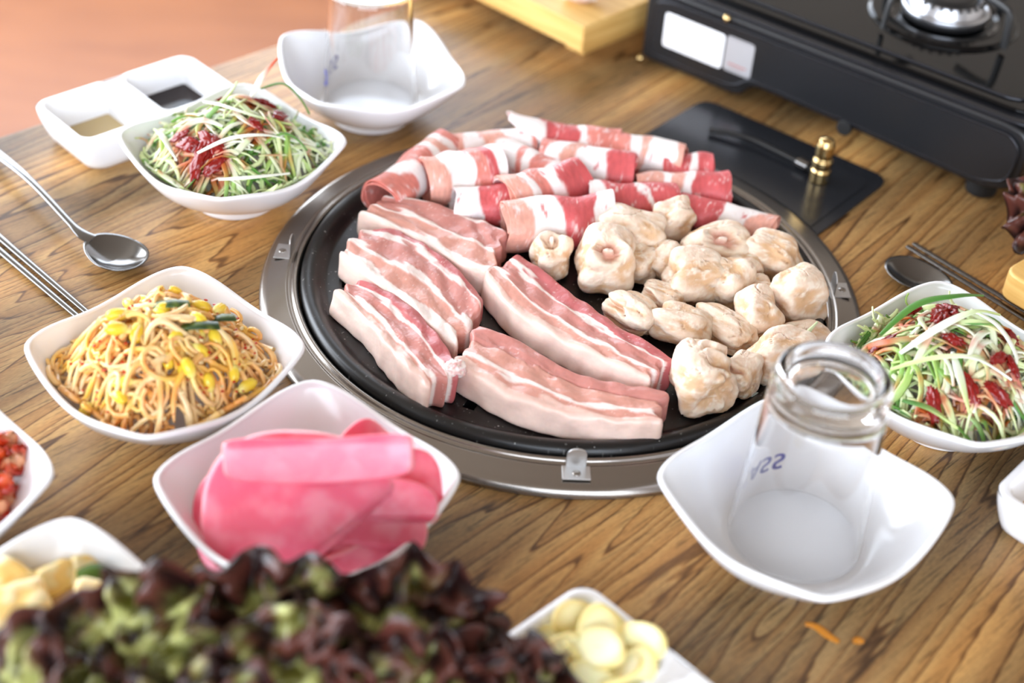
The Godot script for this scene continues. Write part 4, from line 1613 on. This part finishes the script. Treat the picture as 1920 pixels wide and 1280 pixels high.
func scallion_bowl(c: Vector2, paste: Array, label: String, paste_label: String, grp: String, sd: int, core_label: String) -> void:
	var r := RandomNumberGenerator.new()
	r.seed = sd
	var white := L(238, 240, 218)
	var pale := L(218, 230, 172)
	var mid := L(172, 204, 112)
	var dark := L(88, 142, 62)
	var core := Geo.new()
	for k in 290:
		var buried := k < 140
		var ln := r.randf_range(0.035, 0.078)
		var pts := heap_path(c, 0.059, 0.067, 0.031, ln, 12, 3.0, 0.006, r)
		if buried:
			for j in pts.size():
				pts[j].y = maxf(pts[j].y - r.randf_range(0.006, 0.010), bowl_floor(Vector2(pts[j].x - c.x, pts[j].z - c.y).length() / narrow(Vector2(pts[j].x - c.x, pts[j].z - c.y))) + 0.001)
		var kind := r.randf()
		var a := white if kind < 0.42 else (pale if kind < 0.70 else (mid if kind < 0.87 else dark))
		var b := pale if kind < 0.70 else (pale if r.randf() < 0.4 else dark)
		if r.randf() < 0.4:
			var tmp := a
			a = a.lerp(b, 0.6)
			b = tmp
		var wd := r.randf_range(0.0014, 0.0030) * (0.85 if kind < 0.4 else 1.0)
		var tw := r.randf_range(-1.2, 1.2)
		var g := core if buried else Geo.new()
		tube(g, pts, 6, func(s: float) -> Vector2:
			return Vector2(wd * (0.45 + 0.55 * sin(clampf(s * 3.3 + 0.25, 0, PI))), 0.0006), func(s: float, p: Vector3) -> Color:
			var cc := a.lerp(b, ss(0.15, 0.85, s))
			var stain := 0.0
			for q in paste:
				var e: Vector3 = q
				stain = maxf(stain, ss(0.0130, 0.004, Vector2(p.x - e.x, p.z - e.z).length() + 0.006 * nz.get_noise_3dv(p * 160.0)))
			stain = maxf(stain, ss(0.42, 0.6, nz.get_noise_3dv(p * 70.0 + Vector3(0, 3, 0))) * 0.7)
			return cc.lerp(L(196, 52, 20), stain * 0.8), tw)
		if not buried:
			var look := "white" if kind < 0.42 else ("pale green" if kind < 0.70 else ("green" if kind < 0.87 else "dark green"))
			laid("scallion_shred", g, M.greens, look + " " + label, "scallion", look + " " + grp)
	laid("buried_scallion", core, M.greens, core_label, "scallion", "", "stuff")
	var n := 0
	for q in paste:
		var e: Vector3 = q
		var rr := r.randf_range(0.0028, 0.0050) if n > 1 else 0.0066
		var s0 := r.randf() * 50.0
		var g := Geo.new()
		var top := c
		lump(g, 36, 22, func(d: Vector3) -> Vector3:
			var m := 1.0 + 0.55 * nf.get_noise_3dv(d * 1.4 + Vector3(s0, 0, 0)) + 0.30 * nf.get_noise_3dv(d * 5.0 + Vector3(0, s0, 0))
			var p := e + Basis(UPV, s0) * (d * Vector3(rr * 1.7, rr * 0.5, rr * 0.75) * m)
			var q2 := Vector2(p.x - top.x, p.z - top.y).length() / 0.058
			return p + UPV * ((0.032 * pow(maxf(0.0, 1.0 - q2 * q2), 0.75)) * 1.12 + 0.0318 - e.y))
		laid("chili_paste", g, M.paste, ("broad " if n < 2 else "small ") + paste_label, "chili paste", ("broad dabs, " if n < 2 else "small dabs, ") + grp)
		n += 1


func loose_shred(pts: Array, wd: float, c0: Color, c1: Color, label: String) -> void:
	var g := Geo.new()
	tube(g, smooth(pts, 16), 8, func(s: float) -> Vector2:
		return Vector2(wd * (0.30 + 0.70 * sin(clampf(s * 3.2 + 0.15, 0, PI))), 0.0007), func(s: float, _p: Vector3) -> Color: return c0.lerp(c1, ss(0.2, 0.9, s)), 0.5)
	laid("scallion_shred", g, M.greens, label, "scallion")


func build_scallions() -> void:
	var ww := L(240, 242, 226)
	var pg := L(196, 216, 140)
	var dg := L(70, 122, 50)
	var og := L(206, 74, 28)
	loose_shred([Vector3(-0.186, 0.062, -0.866), Vector3(-0.180, 0.072, -0.880), Vector3(-0.172, 0.079, -0.893)], 0.0026, ww, og, "orange-tipped scallion shred pointing up at the crest of its heap")
	loose_shred([Vector3(-0.182, 0.062, -0.880), Vector3(-0.168, 0.064, -0.886), Vector3(-0.156, 0.058, -0.880), Vector3(-0.148, 0.050, -0.872)], 0.0014, dg, dg, "thin dark green scallion shred arching over the dish's far rim")
	loose_shred([Vector3(-0.219, 0.052, -0.822), Vector3(-0.208, 0.064, -0.833), Vector3(-0.198, 0.071, -0.853), Vector3(-0.196, 0.070, -0.872)], 0.0028, dg, pg, "broad green scallion shred over the heap by the two-well dish")
	loose_shred([Vector3(-0.206, 0.062, -0.792), Vector3(-0.188, 0.066, -0.806), Vector3(-0.168, 0.061, -0.822), Vector3(-0.150, 0.049, -0.836)], 0.0025, ww, ww, "long white scallion shred across the front of the small heap")
	loose_shred([Vector3(-0.214, 0.066, -0.850), Vector3(-0.198, 0.071, -0.838), Vector3(-0.176, 0.066, -0.836), Vector3(-0.156, 0.056, -0.846)], 0.0022, ww, pg, "pale scallion shred lying over the paste in the far dish")
	loose_shred([Vector3(-0.246, 0.047, -0.842), Vector3(-0.236, 0.053, -0.824), Vector3(-0.222, 0.049, -0.802)], 0.0026, pg, ww, "white scallion shred at the dish edge facing the spoon")
	loose_shred([Vector3(-0.190, 0.054, -0.776), Vector3(-0.170, 0.052, -0.785), Vector3(-0.150, 0.046, -0.802)], 0.0024, ww, ww, "thick white scallion shred at the dish side facing the sprouts")
	loose_shred([Vector3(0.206, 0.056, -0.664), Vector3(0.226, 0.069, -0.678), Vector3(0.250, 0.073, -0.684), Vector3(0.268, 0.066, -0.696)], 0.0026, dg, dg, "dark green scallion shred across the heap behind the nearest glass")
	loose_shred([Vector3(0.214, 0.058, -0.646), Vector3(0.234, 0.070, -0.656), Vector3(0.256, 0.073, -0.670), Vector3(0.276, 0.062, -0.684)], 0.0030, ww, pg, "broad white scallion shred beside the dark green one")
	loose_shred([Vector3(0.208, 0.054, -0.636), Vector3(0.228, 0.064, -0.636), Vector3(0.250, 0.068, -0.634), Vector3(0.272, 0.058, -0.630)], 0.0026, pg, ww, "long pale scallion shred across the heap's middle, near the glass")
	loose_shred([Vector3(0.240, 0.066, -0.640), Vector3(0.242, 0.062, -0.622), Vector3(0.246, 0.052, -0.606)], 0.0030, ww, pg, "wide pale scallion shred hanging down the heap's near side")
	loose_shred([Vector3(0.214, 0.046, -0.620), Vector3(0.226, 0.050, -0.610), Vector3(0.240, 0.046, -0.600)], 0.0034, dg, pg, "wide green scallion shred low beside the nearest glass")
	loose_shred([Vector3(0.256, 0.070, -0.676), Vector3(0.270, 0.068, -0.664), Vector3(0.278, 0.060, -0.646), Vector3(0.268, 0.058, -0.634)], 0.0022, ww, ww, "curled white scallion shred at the heap's outer side by the frame")
	var a: Array = []
	for q in [[-0.200, -0.808], [-0.206, -0.801], [-0.2235, -0.8205], [-0.186, -0.862], [-0.178, -0.868], [-0.176, -0.829], [-0.164, -0.850], [-0.196, -0.797], [-0.204, -0.872], [-0.1985, -0.804], [-0.2165, -0.811]]:
		a.append(Vector3(q[0], 0.06, q[1]))
	scallion_bowl(Vector2(-0.192, -0.838), a, "scallion shred in the dish by the two-well dish", "dab of red chili paste on the scallions by the two-well dish", "scallion shreds by the two-well dish", 31, "tangle of scallion lying under the shreds by the two-well dish")
	var b: Array = []
	for q in [[0.2465, -0.684], [0.2405, -0.676], [0.2425, -0.652], [0.2085, -0.664], [0.2665, -0.642], [0.2485, -0.622], [0.279, -0.667], [0.230, -0.618], [0.2745, -0.640], [0.264, -0.622], [0.228, -0.690]]:
		b.append(Vector3(q[0], 0.06, q[1]))
	scallion_bowl(Vector2(0.252, -0.660), b, "scallion shred in the dish behind the nearest glass", "dab of red chili paste on the scallions behind the nearest glass", "scallion shreds behind the nearest glass", 47, "tangle of scallion lying under the shreds behind the nearest glass")


# ---------------------------------------------------------------- bean sprouts
func build_sprouts() -> void:
	var r := RandomNumberGenerator.new()
	r.seed = 12
	var c := Vector2(-0.187, -0.616)
	var core := Geo.new()
	var heads := 0
	for k in 310:
		var buried := k < 130
		var pts := heap_path(c, 0.057, 0.070, 0.029, r.randf_range(0.026, 0.056), 12, 7.5, 0.007, r)
		if buried:
			for j in pts.size():
				pts[j].y = maxf(pts[j].y - r.randf_range(0.006, 0.011), bowl_floor(Vector2(pts[j].x - c.x, pts[j].z - c.y).length() / narrow(Vector2(pts[j].x - c.x, pts[j].z - c.y))) + 0.001)
		var or0 := r.randf()
		var base := L(246, 216, 166).lerp(L(242, 184, 108), or0)
		var rad := r.randf_range(0.0013, 0.0020)
		var tail := pts[pts.size() - 1]
		var has_head := not buried and r.randf() < 0.22 and Vector2(tail.x - c.x, tail.z - c.y).length() < 0.049
		var g := core if buried else Geo.new()
		tube(g, pts, 7, func(s: float) -> Vector2:
			var q := rad * (1.0 if has_head else lerpf(0.75, 1.0, s)) * (0.35 + 0.65 * ss(0.0, 0.14, s))
			return Vector2(q, q * 0.86), func(s: float, p: Vector3) -> Color:
			var cc := base.lerp(L(236, 148, 62), ss(0.0, 0.5, nz.get_noise_3dv(p * 60.0)) * 0.6)
			cc = cc.lerp(L(250, 196, 60), ss(0.1, 0.5, nz.get_noise_3dv(p * 42.0 + Vector3(7, 0, 0))) * 0.55)
			cc = cc.lerp(L(200, 60, 24), ss(0.5, 0.68, nf.get_noise_3dv(p * 230.0)) * 0.8)
			return cc.lerp(L(246, 226, 130), ss(0.8, 1.0, s) * 0.7 if has_head else 0.0))
		if buried:
			continue
		var o := laid("bean_sprout", g, M.sprout, "bean sprout with yellow bean head in the orange-seasoned heap" if has_head else "headless bean sprout stem tangled in the orange-seasoned heap", "bean sprout", "bean sprouts with heads" if has_head else "bean sprout stems")
		if has_head:
			var hg := Geo.new()
			var e := pts[pts.size() - 1]
			var dr := (e - pts[pts.size() - 3]).normalized()
			var bs := Basis(Quaternion(Vector3(1, 0, 0), dr))
			var hl := r.randf_range(0.0048, 0.0066)
			lump(hg, 18, 14, func(d: Vector3) -> Vector3:
				var slit := 1.0 - 0.16 * exp(-pow(d.z / 0.10, 2)) * ss(-0.9, 0.2, d.x)
				return e + UPV * 0.0012 + dr * hl * 0.7 + bs * (d * Vector3(hl, hl * 0.56, hl * 0.56) * slit) - o.position,
				func(d: Vector3, _p: Vector3) -> Color: return L(242, 206, 62).lerp(L(248, 232, 140), ss(-0.2, -0.9, d.x)).lerp(L(214, 146, 40), ss(0.5, 1.0, d.x) * 0.4))
			obj("bean_head", hg, M.sprout, o).set_meta("label", "yellow bean head")
			heads += 1
	laid("buried_sprout", core, M.sprout, "tangle of sprouts lying under the visible ones in the heaped dish", "bean sprout", "", "stuff")
	var lab := ["dark green scallion piece crossing the sprouts' top, the longest one", "tiny dark green scallion piece beside a yellow bean head", "dark green scallion piece at the sprouts' far side", "dark olive scallion piece near the crest of the sprout heap"]
	var at := [Vector3(-0.166, 0.066, -0.613), Vector3(-0.2105, 0.062, -0.612), Vector3(-0.158, 0.059, -0.630), Vector3(-0.184, 0.069, -0.626)]
	for k in 4:
		var g := Geo.new()
		var p: Vector3 = at[k]
		var ln: float = [0.019, 0.007, 0.012, 0.018][k]
		tube(g, smooth([p - Vector3(ln * 0.5, 0.002, 0.001), p + Vector3(0, 0.0015, 0.001), p + Vector3(ln * 0.5, -0.001, -0.003)], 8), 8, func(s: float) -> Vector2: return Vector2(0.0040 - 0.0010 * absf(s - 0.5), 0.0012),
			func(s: float, q: Vector3) -> Color: return L(34, 62, 26).lerp(L(92, 110, 44), ss(-0.2, 0.5, nz.get_noise_3dv(q * 200.0))))
		laid("scallion_piece", g, M.greens, lab[k], "scallion")
	# chili flakes and sesame seeds sprinkled over the heap
	var fl := Geo.new()
	for k in 150:
		var a := r.randf() * TAU
		var d := sqrt(r.randf()) * 0.052
		var q := d / 0.056
		var y := 0.028 + 0.040 * pow(maxf(0.0, 1.0 - q * q), 0.75) + r.randf_range(-0.001, 0.0022)
		var p := Vector3(c.x + cos(a) * d, y, c.y + sin(a) * d)
		var seed_ := r.randf() < 0.2
		var cc := L(238, 214, 160) if seed_ else L(190, 44, 14)
		var h := r.randf() * TAU
		var l := Vector3(cos(h), r.randf_range(-0.4, 0.4), sin(h)) * (0.0013 if seed_ else r.randf_range(0.0005, 0.0012))
		tube(fl, PackedVector3Array([p - l, p - l * 0.4, p + l * 0.4, p + l]), 5, func(s: float) -> Vector2: return Vector2(0.0007, 0.0003) * (0.5 + sin(s * PI)) * (1.0 if not seed_ else 1.1), func(_s: float, _p: Vector3) -> Color: return cc)
	laid("chili_flakes_and_sesame", fl, M.pickle, "red chili flakes and sesame sprinkled over the bean sprouts", "seasoning", "", "stuff")


# ---------------------------------------------------------------- pink pickled radish
func radish(label: String, at: Vector3, facing: Vector3, spin: float, rx: float, rz: float, fold: Array, sq := 2.0, bow := 0.0, wave := 0.0, sd := 0.0, fdir := 0.0, sag := 0.0) -> void:
	# fold: [where along local x, radius, how far round]; local y looks along facing
	var y := facing.normalized()
	var x := Vector3.RIGHT
	x = (x - y * x.dot(y)).normalized()
	var xf := Transform3D(Basis(x, y, x.cross(y)) * Basis(UPV, deg_to_rad(spin)), at)
	var f0: float = fold[0]
	var f1: float = fold[1]
	var f2: float = fold[2]
	var mid := func(u: float, v: float) -> Vector3:
		var m := pow(pow(absf(u), sq) + pow(absf(v), sq), 1.0 / sq)
		var l := Vector2(u, v).length()
		var k := l / maxf(m, 1e-5)
		var px := u * rx * k
		var pz := v * rz * k
		px += sag * (v * v)
		var cs := cos(deg_to_rad(fdir))
		var sn := sin(deg_to_rad(fdir))
		var px0 := px
		px = px0 * cs + pz * sn
		pz = pz * cs - px0 * sn
		var p := Vector3(px, 0, pz)
		if f2 > 0.0 and px > f0:
			var a := minf((px - f0) / absf(f1), f2)
			var rest := (px - f0) - a * absf(f1)
			var sg := signf(f1)
			p = Vector3(f0 + absf(f1) * sin(a) + rest * cos(a), sg * (absf(f1) * (1 - cos(a)) + rest * sin(a)), pz)
		p = Vector3(p.x * cs - p.z * sn, p.y, p.z * cs + p.x * sn)
		p.y += bow * (pz * pz) / 0.03 + wave * sin(px * 110.0 + sd) * sin(pz * 95.0 + sd * 2.0)
		return xf * p
	var g := Geo.new()
	disc(g, 26, 60, 0.0022, mid, func(u: float, v: float, p: Vector3) -> Color:
		var rr := Vector2(u, v).length()
		var c := L(238, 98, 126).lerp(L(246, 134, 154), ss(-0.3, 0.4, nf.get_noise_3d(p.x * 50.0, p.y * 50.0, p.z * 50.0 + sd)))
		c = c.lerp(L(240, 96, 126), ss(0.0, 0.6, nz.get_noise_3d(u * 1.2 + sd, v * 1.2, sd * 3.0)) * 0.5)
		return c.lerp(L(250, 168, 174), ss(0.94, 1.0, rr) * 0.7))
	laid("radish_slice", g, M.radish, label, "pickled radish", "pink pickled radish slices in the white dish")


func build_radish() -> void:
	radish("large draped radish slice covering the front of the pink heap", Vector3(-0.0960, 0.0510, -0.4950), Vector3(-0.14, 0.74, 0.65), 0, 0.0480, 0.0400, [0.0190, -0.003, 2.9], 2.4, -0.10, 0.0008, 1.0, 44.0)
	radish("long thick radish strip lying across the top of the pink heap", Vector3(-0.0865, 0.0730, -0.5090), Vector3(0.02, 0.50, 0.86), 96, 0.0108, 0.0450, [0.0070, -0.005, 1.9], 7.0, 0.04, 0.0004, 2.0, 0.0, 0.005)
	radish("radish slice peeping out at the back above the long strip", Vector3(-0.0660, 0.0600, -0.5330), Vector3(0.1, 0.70, 0.5), 50, 0.0165, 0.0150, [0.004, -0.010, 1.0], 2.6, 0.1, 0.0, 3.0)
	radish("rounded radish slice bulging at the heap's side towards the grill", Vector3(-0.0480, 0.0545, -0.5030), Vector3(0.12, 0.66, 0.72), -6, 0.0190, 0.0120, [0.004, -0.004, 2.6], 2.5, -0.10, 0.0, 4.0, 80.0)
	radish("wavy radish slice below the rounded one", Vector3(-0.0590, 0.0450, -0.4960), Vector3(0.15, 0.66, 0.74), -10, 0.0260, 0.0170, [0.006, -0.004, 2.8], 2.3, 0.04, 0.0010, 5.0, 80.0)
	radish("radish slice peeking out under the large one, folded to a lip", Vector3(-0.0740, 0.0490, -0.4985), Vector3(-0.02, 0.68, 0.72), 0, 0.0260, 0.0200, [0.0090, -0.003, 2.8], 2.5, 0.0, 0.0006, 6.0, 60.0)
	radish("radish slice sunk at the heap's outer side against the dish wall", Vector3(-0.1290, 0.0345, -0.5040), Vector3(-0.40, 0.80, 0.46), 20, 0.0220, 0.0280, [0.014, 0.012, 0.7], 2.3, 0.1, 0.0006, 7.0)
	radish("dark pink radish slice low beside the dish wall towards the grill", Vector3(-0.0430, 0.0480, -0.5210), Vector3(0.40, 0.74, 0.50), 10, 0.0170, 0.0200, [0.01, -0.008, 1.0], 2.3, 0.1, 0.0, 8.0)
	radish("radish slice tipped forward right behind the lettuce tips", Vector3(-0.0820, 0.0330, -0.4850), Vector3(0.1, 0.66, 0.74), 5, 0.0260, 0.0220, [0.008, -0.003, 2.8], 2.3, 0.0, 0.0008, 9.0, 30.0)
	radish("lowest radish slice flat on the dish floor", Vector3(-0.0950, 0.0230, -0.5230), Vector3(0.0, 1.0, 0.05), 0, 0.042, 0.040, [0.02, 0.03, 0.5], 2.2, 0.25, 0.0015, 10.0)
	radish("radish slice layered above the lowest one", Vector3(-0.0900, 0.0310, -0.5180), Vector3(0.02, 1.0, 0.10), 40, 0.040, 0.038, [0.018, 0.02, 0.7], 2.2, 0.25, 0.0010, 11.0)
	radish("curled radish slice at the front lip beside the draped one", Vector3(-0.0580, 0.0370, -0.4920), Vector3(0.22, 0.66, 0.72), 8, 0.0220, 0.0200, [0.006, -0.003, 2.8], 2.4, 0.06, 0.0006, 12.0, 40.0)
	radish("radish slice propped under the draped one", Vector3(-0.0930, 0.0450, -0.5180), Vector3(-0.02, 0.90, 0.35), 0, 0.034, 0.024, [0.016, -0.02, 0.8], 2.2, -0.1, 0.0004, 13.0)


# ---------------------------------------------------------------- kimchi, stew, garlic
func build_kimchi() -> void:
	var lab := ["red kimchi leaf folded at the dish's middle", "red kimchi piece nearest the dish's corner tip", "kimchi piece with pale stalk at the far side", "red kimchi strip at the near side", "kimchi leaf on top of the pile", "low kimchi piece against the dish wall"]
	var at := [Vector3(-0.272, 0.036, -0.512), Vector3(-0.250, 0.030, -0.512), Vector3(-0.256, 0.034, -0.532), Vector3(-0.256, 0.031, -0.492), Vector3(-0.283, 0.044, -0.505), Vector3(-0.290, 0.03, -0.535)]
	for k in 6:
		var p: Vector3 = at[k]
		var g := Geo.new()
		var sd := k * 3.7
		disc(g, 18, 48, 0.0035, func(x: float, z: float) -> Vector3:
			return p + Basis(Vector3(0.3, 1, 0.2).normalized(), sd) * Vector3(x * 0.020, 0.006 * nz.get_noise_2d(x * 1.8 + sd, z * 1.8) + 0.004 * nz.get_noise_2d(x * 5.0, z * 5.0 + sd) - 0.006 * (x * x), z * 0.015),
			func(x: float, z: float, _p: Vector3) -> Color: return L(178, 34, 14).lerp(L(214, 84, 40), ss(-0.2, 0.4, nf.get_noise_2d(x * 2.0 + sd, z * 3.0))).lerp(L(232, 176, 130), ss(0.25, 0.5, nz.get_noise_2d(x * 1.5, z * 1.2 + sd * 2.0)) * 0.7))
		laid("kimchi_piece", g, M.pickle, lab[k], "kimchi", "kimchi in the dish cut by the frame")


func in_bowl_pool(called: String, label: String, cat: String, m: Material, at: Vector2, turn: float, level: float) -> void:
	var g := Geo.new()
	var t := pow((level - 0.0115) / (0.045 - 0.0045 - 0.0115), 1.0 / 1.28)
	grid(g, 72, 10, func(u: float, w: float) -> Vector3:
		var th := u * TAU
		var r := (0.037 + (bowl_rim(th, t, 0.0735) - 0.037) * t) * minf(1.0, w * 1.25) * 0.995
		return Vector3(cos(th) * r, 0.0 if w < 0.85 else -0.004 * (w - 0.8) / 0.2, sin(th) * r), true, false)
	var o := obj(called, g, m)
	o.position = Vector3(at.x, level, at.y)
	o.rotation.y = -deg_to_rad(turn)
	tag(o, label, cat)


func build_stew() -> void:
	in_bowl_pool("stew_broth", "yellow-brown broth filling the dish behind the lettuce", "broth", M.broth, Vector2(-0.196, -0.412), -4, 0.0300)
	var lab := ["largest pale yellow cube in the broth, nearest the lettuce", "yellow cube beside the green chili slice", "yellow cube at the frame's edge of the broth", "small pale chunk behind the big cube", "pale chunk at the broth's far side", "half sunk yellow chunk next to the dish wall", "cream chunk in the middle of the broth"]
	var at := [Vector3(-0.212, 0.033, -0.437), Vector3(-0.178, 0.031, -0.443), Vector3(-0.222, 0.030, -0.455), Vector3(-0.203, 0.030, -0.461), Vector3(-0.192, 0.029, -0.467), Vector3(-0.160, 0.028, -0.432), Vector3(-0.190, 0.031, -0.425)]
	var sz := [0.014, 0.0135, 0.012, 0.009, 0.008, 0.009, 0.012]
	for k in 7:
		var g := Geo.new()
		var s: float = sz[k]
		var p: Vector3 = at[k]
		var bs := Basis(Vector3(0.2, 1, 0.15 * k).normalized(), 0.5 + k * 1.1)
		lump(g, 44, 28, func(d: Vector3) -> Vector3:
			var q := pow(pow(absf(d.x), 6.0) + pow(absf(d.y), 6.0) + pow(absf(d.z), 6.0), -1.0 / 6.0)
			return p + bs * (d * q * s * Vector3(1.0, 0.72, 0.9) * (1.0 + 0.06 * nz.get_noise_3dv(d * 1.5 + Vector3(k, 0, 0)))),
			func(d: Vector3, _p: Vector3) -> Color: return L(246, 208, 128).lerp(L(248, 228, 176), ss(-0.3, 0.4, nz.get_noise_3dv(d * 1.4 + Vector3(0, k, 0)))))
		laid("stew_chunk", g, M.garlic, lab[k], "stew chunk", "yellow chunks in the broth")
	var g2 := Geo.new()
	tube(g2, smooth([Vector3(-0.192, 0.034, -0.4605), Vector3(-0.184, 0.0355, -0.4625), Vector3(-0.176, 0.034, -0.4610)], 8), 12, func(s: float) -> Vector2: return Vector2(0.0052, 0.0035) * (0.75 + 0.25 * sin(s * PI)), func(s: float, _p: Vector3) -> Color: return L(84, 112, 30).lerp(L(46, 76, 18), s))
	laid("green_chili", g2, M.greens, "green chili slice floating at the broth's far side", "chili")


func build_garlic() -> void:
	var r := RandomNumberGenerator.new()
	r.seed = 8
	var lab := ["garlic slice tilted against the dish's far corner", "broad garlic slice in the middle of the pile", "garlic slice standing by the divider, end on", "garlic slice nearest the lettuce", "pale garlic slice lying flat on the pile's crest", "thick garlic slice overhanging the dish edge", "garlic slice at the near corner of the well", "garlic slice half buried under the broad one", "curved garlic slice at the wall side", "small garlic slice on the divider side", "garlic slice tucked low at the far wall", "round garlic slice low in front"]
	var at := [Vector3(0.0400, 0.030, -0.4620), Vector3(0.0490, 0.032, -0.4500), Vector3(0.0700, 0.034, -0.4480), Vector3(0.0330, 0.028, -0.4400), Vector3(0.0500, 0.036, -0.4400), Vector3(0.0600, 0.030, -0.4330), Vector3(0.0480, 0.028, -0.4270), Vector3(0.0430, 0.026, -0.4480), Vector3(0.0300, 0.022, -0.4490), Vector3(0.0660, 0.028, -0.4360), Vector3(0.0560, 0.026, -0.4580), Vector3(0.0400, 0.023, -0.4310)]
	for k in 12:
		var g := Geo.new()
		var p: Vector3 = at[k]
		var y := Vector3(r.randf_range(-0.7, 0.7), 1.0, r.randf_range(-0.5, 0.8)).normalized()
		if k == 0:
			y = Vector3(0.3, 0.6, 0.7).normalized()
		if k == 2:
			y = Vector3(-0.7, 0.5, 0.5).normalized()
		var x := Vector3(cos(k * 1.7), 0, sin(k * 1.7))
		x = (x - y * x.dot(y)).normalized()
		var bs := Basis(x, y, x.cross(y))
		var a := r.randf_range(0.0125, 0.0160)
		var b := r.randf_range(0.0082, 0.0105)
		disc(g, 14, 40, 0.0030, func(u: float, v: float) -> Vector3:
			return p + bs * Vector3(u * a * (1.0 + 0.12 * v), 0.0015 * (u * u) - 0.001 * v * v, v * b * (1.0 - 0.18 * u)),
			func(u: float, v: float, _p: Vector3) -> Color: return L(248, 236, 186).lerp(L(240, 216, 142), ss(0.55, 1.0, Vector2(u, v).length())).lerp(L(232, 222, 150), ss(0.2, 0.05, Vector2(u * 1.0, v * 2.2).length()) * 0.6))
		laid("garlic_slice", g, M.garlic, lab[k], "garlic", "garlic slices in the divided dish")


# ---------------------------------------------------------------- red-leaf lettuce
func lettuce(label: String, at: Vector3, facing: Vector3, spin: float, size: float, amp: float, sd: float, red := 0.5) -> void:
	var y := facing.normalized()
	var x := Vector3.RIGHT
	x = (x - y * x.dot(y)).normalized()
	var xf := Transform3D(Basis(x, y, x.cross(y)) * Basis(UPV, deg_to_rad(spin)), at)
	var mid := func(u: float, v: float) -> Vector3:
		var r := Vector2(u, v).length()
		var a := atan2(v, u)
		var q := minf(r, 1.05)
		var ruff := sin(a * 6.0 + sd) + 0.7 * sin(a * 10.0 + sd * 2.3) + 1.1 * nz.get_noise_2d(cos(a) * 2.8 + sd, sin(a) * 2.8)
		var w := amp * 0.85 * pow(q, 1.9) * ruff + amp * 0.5 * nz.get_noise_2d(u * 4.0 + sd, v * 4.0)
		var grow := 1.0 + 0.16 * nz.get_noise_2d(cos(a) * 2.2, sin(a) * 2.2 + sd)
		return xf * Vector3(u * size * grow, w - 0.35 * size * q * q * 0.4 + 0.2 * size * v * v, v * size * 0.86 * grow)
	var g := Geo.new()
	disc(g, 30, 130, 0.0009, mid, func(u: float, v: float, p: Vector3) -> Color:
		var r := Vector2(u, v).length()
		var n := nf.get_noise_3d(u * 2.2 + sd, v * 2.2, sd * 2.0)
		var t := ss(0.35, 0.85, r + n * 0.8 + 0.06 + (red - 0.5) * 0.8)
		var green := L(84, 82, 28).lerp(L(182, 184, 112), ss(-0.2, 0.4, nz.get_noise_2d(u * 3.0, v * 3.0 + sd)))
		var maroon := L(36, 19, 15).lerp(L(84, 44, 36), ss(-0.2, 0.4, nz.get_noise_2d(u * 4.0 + sd, v * 4.0)))
		var c := green.lerp(maroon, t)
		var vein := absf(sin(atan2(v, u - 1.0) * 9.0))
		return c.lerp(L(190, 190, 130), ss(0.12, 0.0, vein) * (1.0 - t) * 0.6))
	laid("lettuce_leaf", g, M.leaf, label, "lettuce", "red-leaf lettuce leaves")


func build_lettuce() -> void:
	lettuce("lettuce leaf whose dark tips rise in front of the pink radish", Vector3(-0.098, 0.050, -0.415), Vector3(0.0, 0.45, 0.75), 10, 0.050, 0.0085, 1.0, 0.62)
	lettuce("lettuce leaf with maroon crest at the heap's end by the garlic dish", Vector3(-0.036, 0.048, -0.418), Vector3(0.25, 0.5, 0.7), -20, 0.052, 0.009, 2.2, 0.75)
	lettuce("low dark lettuce leaf reaching for the garlic dish", Vector3(-0.004, 0.032, -0.395), Vector3(0.5, 0.75, 0.4), 35, 0.046, 0.008, 3.1, 0.85)
	lettuce("lettuce leaf with pale green fold in front of the stew dish", Vector3(-0.150, 0.056, -0.392), Vector3(-0.2, 0.6, 0.65), 60, 0.046, 0.009, 4.6, 0.42)
	lettuce("lettuce leaf at the frame's lower corner, maroon with green patches", Vector3(-0.190, 0.060, -0.357), Vector3(-0.3, 0.75, 0.5), 110, 0.044, 0.009, 5.3, 0.58)
	lettuce("greenish lettuce leaf in the middle of the heap's front", Vector3(-0.080, 0.062, -0.372), Vector3(0.0, 0.7, 0.6), 200, 0.048, 0.010, 6.8, 0.45)
	lettuce("dark lettuce leaf between the green middle one and the garlic", Vector3(-0.028, 0.056, -0.375), Vector3(0.25, 0.65, 0.6), 150, 0.046, 0.010, 7.4, 0.8)
	lettuce("lettuce leaf under the green fold, mostly maroon", Vector3(-0.125, 0.046, -0.375), Vector3(-0.1, 0.7, 0.5), 260, 0.052, 0.009, 8.7, 0.7)
	lettuce("lettuce leaf at the bottom edge with olive ruffles", Vector3(-0.110, 0.064, -0.345), Vector3(0.0, 0.85, 0.4), 310, 0.046, 0.010, 9.2, 0.5)
	lettuce("dark bottom lettuce leaf spread on the table", Vector3(-0.080, 0.030, -0.385), Vector3(0.0, 1.0, 0.12), 20, 0.078, 0.008, 10.5, 0.8)
	lettuce("second bottom lettuce leaf spread below the frame's corner", Vector3(-0.100, 0.030, -0.325), Vector3(0.0, 1.0, 0.1), 80, 0.055, 0.008, 11.9, 0.7)
	lettuce("lettuce leaf whose maroon tip touches the garlic dish", Vector3(0.016, 0.044, -0.392), Vector3(0.35, 0.6, 0.6), 70, 0.036, 0.008, 13.4, 0.8)
	lettuce("dark red lettuce leaf hanging over the wooden board beside the stove", Vector3(0.350, 0.048, -0.835), Vector3(-0.5, 0.8, 0.3), 40, 0.038, 0.007, 12.7, 0.9)
